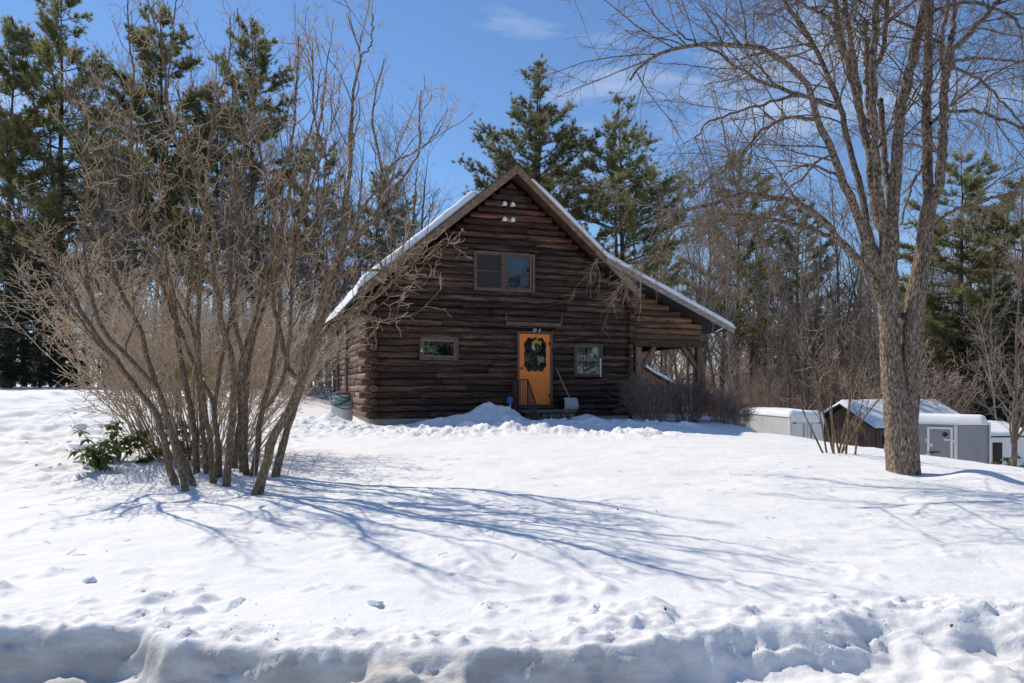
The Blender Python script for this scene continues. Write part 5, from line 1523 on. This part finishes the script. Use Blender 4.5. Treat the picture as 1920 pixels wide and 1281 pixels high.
# distant woods that read as one mass
rg = random.Random(919); ts = TB()
for i in range(300):
    px = rg.uniform(-250, 2170); Y = rg.uniform(68, 115); x = (px - CX) / FPX * Y; z = gz(x, Y)
    top = rg.uniform(400, 560) if px < 900 else rg.uniform(455, 600)
    h = EYE + (HY - top) / FPX * Y - z
    pts = grow((x, Y, z - .5), nrm(rg.gauss(0, .03), 0, 1), h, 6, .04, .03, rg); r0 = rg.uniform(.08, .17)
    ts.add(pts, [r0 * (1 - .8 * k / 6) for k in range(7)], 4)
    for _ in range(26):
        f = (.1 + .88 * rg.random()) * 6; q = int(min(f, 5)); u = f - q
        c = tuple(pts[q][w] + (pts[q+1][w] - pts[q][w]) * u for w in range(3))
        d = nrm(rg.gauss(0, .6), rg.gauss(0, .4), .8)
        L = h * rg.uniform(.06, .22)
        b_ = grow(c, d, L, 3, .15, .05, rg)
        ts.add(b_, [.045, .035, .025, .018], 3)
        for _ in range(2):
            ts.add(grow(b_[2], nrm(d[0] + rg.gauss(0, .6), d[1], d[2] + rg.gauss(0, .4)), L * .5, 2, .15, .03, rg), [.024, .02, .016], 3)
o = mobj('distant_woods', ts.mesh('distant_woods'), M['twig_far']); tag(o, 'far leafless woods behind everything along the horizon', 'woods', kind='stuff')

# brush along the wood edge
s_, t_ = thicket_mesh(41, 34, .7, 3.2, .55, .8, 1.9)
br = empty('brush'); mobj('stems', s_, M['brush'], br); mobj('twigs', t_, M['brush'], br)
s2, t2 = thicket_mesh(42, 30, .9, 3.4, .7, .8, 1.9)
br2 = empty('brush'); mobj('stems', s2, M['brush'], br2); mobj('twigs', t2, M['brush'], br2)
uses = {0: False, 1: False}
def put_brush(px, Y, s, label, group):
    k = rng.randint(0, 1); src = (br, br2)[k]
    o = src if not uses[k] else copy_tree(src)
    uses[k] = True
    x = (px - CX) / FPX * Y
    o.location = (x, Y, gz(x, Y)); o.rotation_euler = (0, 0, rng.uniform(0, 6.28)); o.scale = (s * 1.15, s * 1.15, s * rng.uniform(.85, 1.2))
    zone = next(zt for zx, zt in ZONES if px < zx)
    tag(o, label + ' ' + zone, 'bush', label + ' ' + zone)
for i in range(40):
    put_brush(1330 + 640 * (i + rng.random()) / 40, rng.uniform(40, 58), rng.uniform(1.0, 1.8), 'leafless brown brush at the wood edge', 'brush right of the house')
for i in range(26):
    put_brush(1330 + 640 * (i + rng.random()) / 26, rng.uniform(56, 70), rng.uniform(2.0, 3.0), 'tall leafless brush deeper in the woods', 'tall brush right of the house')
for i in range(9):
    put_brush(1200 + 200 * (i + rng.random()) / 9, rng.uniform(33, 42), rng.uniform(.9, 1.4), 'leafless brush beyond the porch', 'brush beyond the porch')
for i in range(16):
    put_brush(230 + 450 * (i + rng.random()) / 16, rng.uniform(26, 40), rng.uniform(.9, 1.5), 'leafless brush behind the thicket', 'brush behind the lilac')
# barberry hedge in front of the porch
s3, t3 = thicket_mesh(51, 60, .36, 1.2, .75, 1.3, 1.5)
hb = empty('barberry_bush'); mobj('stems', s3, M['hedge'], hb); mobj('twigs', t3, M['hedge'], hb)
for i, (px, Y, s, lab) in enumerate(((1222, 19.7, .98, 'dark twiggy bush against the porch, nearest the house wall'), (1290, 20.2, 1.05, 'dark twiggy bush below the porch post'), (1352, 20.4, .72, 'reddish twiggy bush just past the porch corner'), (1388, 20.6, .5, 'lowest twiggy bush at the right end of the porch hedge'))):
    o = hb if i == 0 else copy_tree(hb)
    x = (px - CX) / FPX * Y
    o.location = (x, Y, gz(x, Y)); o.rotation_euler = (0, 0, i * 1.3); o.scale = (s * 1.1, s * .8, s)
    tag(o, lab, 'bush', 'bushes along the porch')
# multi-stem shrub on the slope left of the maple
p = on_ground(1575, 850)
t = tag(empty('young_shrub', p), 'small bare many-stemmed shrub on the snow left of the maple', 'shrub')
rg = random.Random(61)
ts, tt = TB(), TB()
P = [dict(n=2.2, len=(.35, 1.0), r=.010, rr=.6, taper=.4, rmin=.004, ang=(.35, .9), wob=.14, trop=.03, seg=5, k=4, tb=ts, t0=.2),
     dict(n=4.0, len=(.15, .5), r=.0055, rr=.7, taper=.6, rmin=.0036, ang=(.4, 1), wob=.17, trop=.02, seg=4, k=3, tb=tt)]
KK = p[1] / FPX
for tip in ((1500, 745), (1505, 690), (1545, 640), (1560, 670), (1600, 640), (1585, 600), (1630, 700), (1645, 760), (1665, 690), (1520, 620)):
    bx0 = 1575 + (tip[0] - 1575) * .28 + rg.gauss(0, 6)
    b0 = np.array([(bx0 - 1575) * KK, rg.gauss(0, .15), -.06])
    e = np.array([(tip[0] - 1575) * KK, rg.gauss(0, .5), (850 - tip[1]) * KK])
    mid = (b0 + e) / 2 + np.array([rg.gauss(0, .06), 0, .10])
    pts = [tuple(q) for q in catmull([b0, mid, e], 9)]
    rad = list(np.linspace(.020, .006, 9)); ts.add(pts, rad, 6)
    spawn(pts, rad, 0, P, rg, .3)
mobj('stem', ts.mesh('stem'), M['lilac'], t); mobj('twigs', tt.mesh('twigs'), M['lilac_twig'], t)

for o in C.objects:
    if o.parent is not None and o.name.split('.')[0] in ('twigs', 'stems', 'crown', 'leaves', 'needles', 'suckers', 'branches', 'batten'):
        o['kind'] = 'stuff'

# ------------------------------------------------------------------ outbuildings and trailers down the slope
def slab_snow(x0, x1, y0, y1, T, seed, zf=lambda x, y: 0 * x):
    U = np.linspace(x0, x1, 46); V = np.linspace(y0, y1, 30)
    UU, VV = np.meshgrid(U, V)
    e = .22
    rnd = lambda t: np.sqrt(np.clip(1 - (1 - np.clip(t, 0, 1)) ** 2, 0, 1))
    th = T * rnd((UU - x0) / e) * rnd((x1 - UU) / e) * rnd((VV - y0) / e) * rnd((y1 - VV) / e) * (1 + .25 * fbm(UU * 1.2, VV * 1.2, seed, 3)) + .003
    zb = zf(UU, VV)
    a, b = UU.shape; n = a * b
    top = np.stack([UU, VV, zb + th], -1).reshape(-1, 3); bot = np.stack([UU, VV, zb - .02], -1).reshape(-1, 3)
    i = np.arange(a - 1)[:, None]; j = np.arange(b - 1)[None, :]
    q = np.stack([i*b+j, i*b+j+1, (i+1)*b+j+1, (i+1)*b+j], -1).reshape(-1, 4)
    rim = []
    def strip(idx):
        for s, t in zip(idx[:-1], idx[1:]): rim.append((s, t, t + n, s + n))
    strip(list(range(b))[::-1]); strip([(a-1)*b + k for k in range(b)]); strip([k*b for k in range(a)]); strip([k*b + b - 1 for k in range(a)][::-1])
    return np_mesh('snow_cap', np.concatenate([top, bot]), np.concatenate([q, np.array(rim), q[:, ::-1] + n]), None, True)

# --- grey cargo trailer with a wedge nose
def local_frame(p, q):
    """origin at p, x axis towards q on the ground plane"""
    d = np.array(q[:2]) - np.array(p[:2]); return math.atan2(d[1], d[0]), float(np.linalg.norm(d))
A = at(1668, 0, 27.6); B = at(1797, 0, 26.2)
rz, Ls = local_frame(A, B)
tz = EYE - (853 - HY) / FPX * 26.2 - .75        # hidden underside
top = EYE - (797 - HY) / FPX * 26.2
Hb = top - tz
t = tag(empty('cargo_trailer', (A[0], A[1], tz), rz), 'grey enclosed cargo trailer with snow on top, right of the maple trunk', 'trailer')
W = 2.0
Lb = Ls
nose = [(Lb, 0), (Lb + .95, .75), (Lb + .95, W - .75), (Lb, W)]
m = MB(); m.prism([(0, 0), *nose, (0, W)], 'z', .0, Hb); m.build('body', M['greymetal'], t, bevel=.02)
m = MB(); m.prism([(-.03, -.03), (Lb, -.03), (Lb + .98, .73), (Lb + .98, W - .73), (Lb, W + .03), (-.03, W + .03)], 'z', Hb + .002, Hb + .07); m.build('roof_trim', M['white'], t)
m = MB(); m.box(Lb - .14, Lb - .03, -.014, -.002, .0, Hb - .01); m.build('corner_trim', M['palegrey'], t)
m = MB(); m.bar((Lb + .97, .74, 0), (Lb + .97, .74, Hb), .10, .05); m.build('nose_trim', M['palegrey'], t)
for q_ in range(1, 6):
    xs_ = .1 + q_ * .52
    if xs_ < Lb - 1.2:
        m = MB(); m.box(xs_, xs_ + .02, -.008, -.001, .02, Hb - .02); m.build('seam', M['palegrey'], t)
k_ = 26.6 / FPX
dx0, dx1 = Lb - (1797 - 1750) * k_ * 1.02, Lb - (1797 - 1787) * k_ * 1.02
dzt = Hb - .10; 
dr_ = empty('side_door'); dr_.parent = t
m = MB(); m.box(dx0, dx1, -.02, -.003, .12, dzt); m.build('door_panel', M['greymetal'], dr_)
m = MB(); m.box(dx0 - .03, dx0 + .045, -.034, -.004, .1, dzt); m.box(dx1 - .045, dx1 + .03, -.034, -.004, .1, dzt); m.box(dx0 + .045, dx1 - .045, -.034, -.004, dzt - .075, dzt); m.build('door_frame', M['white'], dr_)
for zz in (.55, .30):
    pass
m = MB(); m.box(dx1 - .26, dx1 + .05, -.045, -.022, dzt - .52, dzt - .45); m.build('hasp', M['palegrey'], dr_)
m = MB(); m.lathe([(.085, 0), (.09, .03), (.05, .05)], (0, 0, 0), 14); o = m.build('vent', M['black'], dr_, True); o.rotation_euler = (R(90), 0, 0); o.location = (dx1 - .22, -.02, dzt - .28)
m = MB(); m.box(dx0 + .06, dx0 + .16, -.025, -.021, dzt - .78, dzt - .66); m.build('sticker', M['sticker'], dr_)
m = MB(); m.bar((dx0 + .02, -.06, dzt - 1.0), (dx0 + .40, -.06, dzt - .97), .03); m.bar((dx0 + .2, -.06, dzt - .97), (dx0 + .12, -.06, dzt - 1.08), .03); m.build('latch', M['black'], dr_)
for xh, zh in ((dx0 - .04, dzt - .52), (dx1 + .05, dzt - .52), (dx0 - .04, dzt - 1.1)):
    m = MB(); m.box(xh - .05, xh + .05, -.05, -.02, zh - .05, zh + .05); m.build('hinge', M['palegrey'], dr_)
sc = mobj('snow_cap', slab_snow(-.05, Lb + .85, 0, W, .30, 401), M['roofsnow'], t); sc.location = (0, 0, Hb + .072)
for xx in (1.2, 2.0):
    for yy in (.05, W - .05):
        m = MB(); m.lathe([(.20, -.09), (.33, -.09), (.35, -.05), (.35, .05), (.33, .09), (.20, .09)], (0, 0, 0), 20); o = m.build('wheel', M['black'], t, True); o.rotation_euler = (R(90), 0, 0); o.location = (xx, yy, -.1)

# --- white trailer left of the shrub
A = at(1395, 0, 33.2); B = at(1481, 0, 29.0)
rz, Ls = local_frame(A, B)
top = EYE - (782 - HY) / FPX * 29.0
tz = top - 2.0
t = tag(empty('box_trailer', (A[0], A[1], tz), rz), 'white enclosed box trailer with snow on top, right of the hedge', 'trailer')
C1 = at(1541, 0, 30.2)
W = 1.55
m = MB(); m.box(-.6, Ls, 0, W, 0, 2.0); m.build('body', M['palegrey'], t, bevel=.02)
m = MB(); m.box(Ls - .06, Ls + .02, -.016, -.003, 0, 2.0); m.build('corner_trim', M['white'], t)
m = MB(); m.box(Ls * .42, Ls * .42 + .03, -.012, -.003, 0, 1.98); m.build('seam', M['white'], t)
for s in (0, 1):
    y0, y1 = .06 + s * (W / 2 - .04), W / 2 - .02 + s * (W / 2 - .04)
    m = MB(); m.box(Ls + .003, Ls + .028, y0, y1, .15, 1.72); dd = m.build('rear_door', M['palegrey'], t, bevel=.006)
    m = MB(); m.bar((Ls + .05, (y0 + y1) / 2 + (.2 if s == 0 else -.2), .2), (Ls + .05, (y0 + y1) / 2 + (.2 if s == 0 else -.2), 1.68), .03); m.build('lock_bar', M['greymetal'], dd)
    m = MB(); m.box(Ls + .03, Ls + .07, y0 + .1, y0 + .3, .9, .96); m.build('latch', M['black'], dd)
m = MB(); m.box(Ls + .003, Ls + .03, .02, W - .02, 1.78, 1.97); m.build('header', M['white'], t)
for s in (.2, W - .2):
    m = MB(); m.box(Ls + .032, Ls + .05, s - .05, s + .05, 1.72, 1.77); m.build('marker_lamp', M['black'], t)
sc = mobj('snow_cap', slab_snow(-.62, Ls + .03, -.03, W + .03, .26, 403), M['roofsnow'], t); sc.location = (0, 0, 2.003)
for xx in (.6, 1.4):
    m = MB(); m.lathe([(.20, -.09), (.33, -.09), (.35, -.05), (.35, .05), (.33, .09), (.20, .09)], (0, 0, 0), 20); o = m.build('wheel', M['black'], t, True); o.rotation_euler = (R(90), 0, 0); o.location = (xx, .05, -.1)

# --- weathered barn
K = at(1640, 0, 35.0)
al = R(72)
gdir = np.array([-math.cos(al), math.sin(al)]); ldir = np.array([math.sin(al), math.cos(al)])
rz = math.atan2(ldir[1], ldir[0])                       # local x along the eave, local y along the gable
eave = EYE - (799 - HY) / FPX * 35.0
tz = -2.75
t = tag(empty('barn', (K[0], K[1], tz), rz), 'weathered brown wooden barn with snowy roof behind the maple trunk', 'barn')
he = eave - tz; GW = 4.0; BL = 6.2; rise = 1.02
m = MB(); m.prism([(0, 0), (GW, 0), (GW, he), (GW / 2, he + rise), (0, he)], 'x', .04, BL); m.build('wall', M['barndark'], t)
rg = random.Random(15)
y = 0.0
while y < GW - .01:                                    # gable boards
    w = min(rg.uniform(.17, .26), GW - y)
    h0 = he + rise * (1 - abs(y - GW / 2) / (GW / 2)); h1 = he + rise * (1 - abs(y + w - GW / 2) / (GW / 2))
    bt = .0
    m = MB(); a = -rg.uniform(.0, .02)
    m.prism([(y + .006, bt), (y + w - .006, bt), (y + w - .006, h1 - .06), (y + .006, h0 - .06)], 'x', a, .036)
    m.build('wall_board', M['barnwood'], t); y += w
x = 0.06
while x < BL - .01:                                    # long side boards
    w = min(rg.uniform(.18, .28), BL - x)
    if not (.45 < x + w / 2 < 2.9):
        m = MB(); m.box(x + .006, x + w - .006, -.03 - rg.uniform(0, .015), -.002, 0, he - .02); m.build('wall_board', M['barnwood'], t)
    else:
        m = MB(); m.box(x + .006, x + w - .006, -.03, -.002, 2.0, he - .02); m.build('wall_board', M['barnwood'], t)
    x += w
gd = empty('garage_door'); gd.parent = t
m = MB(); m.box(.47, 2.9, -.02, -.003, 0, 1.98); m.build('door_panel', M['barndark'], gd)
for k in range(4):
    m = MB(); m.box(.55 + k * .58, 1.03 + k * .58, -.032, -.022, 1.10, 1.52); m.build('pane', M['palegrey'], gd)
ov = .35; y_e = -.35; z_e = he - rise * .35 / (GW / 2)
for sgn, nm in ((0, 'roof_front'), (1, 'roof_back')):
    pts = [(y_e, z_e), (GW / 2, he + rise)] if sgn == 0 else [(GW / 2 + .002, he + rise), (GW - y_e, z_e)]
    m = MB(); m.prism([pts[0], pts[1], (pts[1][0], pts[1][1] + .10), (pts[0][0], pts[0][1] + .10)], 'x', -ov, BL + ov); m.build(nm, M['barndark'], t)
    zf = (lambda x, y, p=pts: p[0][1] + (p[1][1] - p[0][1]) * (y - p[0][0]) / (p[1][0] - p[0][0]) + .104)
    mobj('roof_snow', slab_snow(-ov, BL + ov, pts[0][0], pts[1][0] + (.12 if sgn == 0 else 0), .22, 405 + sgn, zf), M['roofsnow'], t)

# --- small white shed at the far right
P = at(1852, 0, 32.0)
tz = -2.2
t = tag(empty('small_shed', (P[0], P[1], tz), R(8)), 'small white shed with snowy roof behind the grey trailer', 'shed')
hh = EYE - (820 - HY) / FPX * 32.0 - tz
m = MB(); m.box(0, 2.3, 0, 1.6, 0, hh); m.build('wall', M['white'], t)
m = MB(); m.prism([(-.2, hh + .0), (1.8, hh + .5), (1.8, hh + .58), (-.2, hh + .08)], 'x', -.2, 2.5); m.build('roof', M['barndark'], t)
mobj('roof_snow', slab_snow(-.2, 2.5, -.2, 1.8, .14, 411, lambda x, y: hh + .084 + (y + .2) * .25), M['roofsnow'], t)
m = MB(); m.box(.25, .75, -.02, -.003, .3, hh - .25); m.build('door', M['barndark'], t)
for i, (px, py_, h) in enumerate(((1880, 848, 1.5), (1893, 852, 1.2))):
    Y = 29.0; x = (px - CX) / FPX * Y
    bm_, lm_ = rhodo_mesh(80 + i, .8, 12)
    q = tag(empty('rhododendron', (x, Y, gz(x, Y) - .05)), ('leafy evergreen bush in front of the small white shed, left one', 'leafy evergreen bush in front of the small white shed, right one')[i], 'plant', 'evergreen bushes by the small shed')
    q.scale = (h * 1.3,) * 3
    mobj('branches', bm_, M['lilac'], q); mobj('leaves', lm_, M['rhodo'], q)

# --- lean-to behind the porch
P = at(1180, 0, 31.0)
t = tag(empty('back_shed', (P[0], P[1], .5), R(6)), 'tan shed with sloping snowy roof seen through the porch opening', 'shed')
zl, zr = EYE + (HY - 668) / FPX * 31 - .5, EYE + (HY - 722) / FPX * 31 - .5
xr = (1268 - 1180) / FPX * 31
m = MB(); m.prism([(0, 0), (xr - .25, 0), (xr - .25, zr - .05), (xr * .5, (zl + zr) / 2 - .16), (0, zl - .08)], 'y', 0, 2.5); m.build('wall', M['tan'], t)
m = MB(); m.prism([(-.1, zl - .02), (xr * .45, (zl + zr) / 2 - .10), (xr, zr - .05), (xr, zr + .0), (xr * .45, (zl + zr) / 2 - .04), (-.1, zl + .05)], 'y', -.35, 2.8); m.build('roof', M['barndark'], t)
mobj('roof_snow', slab_snow(-.1, xr, -.37, 2.8, .16, 421, lambda x, y: np.interp(x, [-.1, xr * .45, xr], [zl + .055, (zl + zr) / 2 - .036, zr + .004])), M['roofsnow'], t)

# --- overhead wires on the right
for k, (p, q, sag, lab) in enumerate((((1335, 648, 34), (2050, 695, 38), .35, 'thin overhead wire crossing the right woods, lower one'), ((1420, 585, 40), (2050, 592, 40), .3, 'thin overhead wire crossing the right woods, upper one'))):
    a, b = at(*p), at(*q); m = MB()
    m.tube([tuple(a + (b - a) * s - np.array([0, 0, sag * 4 * s * (1 - s)])) for s in np.linspace(0, 1, 24)], .011, 5)
    o = m.build('overhead_wire', M['wire']); tag(o, lab, 'wire', 'overhead wires')
# --- dead leaves caught on the snow
rg = random.Random(71)
for px, py, lab in ((1158, 958, 'curled dead leaf alone on the snow right of the shrub shadows'), (1782, 1177, 'curled dead leaf stuck in the shaded road bank at right'), (1250, 1148, 'dead leaf on the snow edge above the road bank')):
    p = on_ground(px, py, 3.0)
    m = MB(); s = .019
    m.add([(0, 0, 0), (s*.5, .004, s*.7), (0, 0, s*1.6), (-s*.5, .006, s*.8), (0, s*.2, s*.8)], [(0, 1, 4), (1, 2, 4), (2, 3, 4), (3, 0, 4)])
    o = m.build('dead_leaf', M['deadleaf']); o.location = (p[0], p[1], p[2]); o.rotation_euler = (rg.uniform(-.4, .4), rg.uniform(-.6, .6), rg.uniform(0, 6))
    tag(o, lab, 'leaf', 'dead leaves on the snow')

# --- broken twigs and bark bits lying on the snow
rg = random.Random(88); tb = TB()
for _ in range(150):
    if rg.random() < .6: x, y = rg.gauss(-2.6, 1.6), rg.gauss(7.4, 1.4)
    else: x, y = rg.gauss(5.0, 1.8), rg.gauss(8.2, 1.5)
    if y < 4.6: continue
    z = gz(x, y) + .004; a = rg.uniform(0, 6.28); L = rg.uniform(.02, .13)
    dx, dy = math.cos(a) * L, math.sin(a) * L
    tb.add([(x, y, z), (x + dx * .5 + rg.gauss(0, .006), y + dy * .5, gz(x + dx * .5, y + dy * .5) + .008), (x + dx, y + dy, gz(x + dx, y + dy) + .004)], [.0022, .002, .0015], 3)
o = mobj('twig_litter', tb.mesh('twig_litter'), M['vine']); tag(o, 'tiny broken twigs and bark bits lying on the snow', 'twigs', kind='stuff')
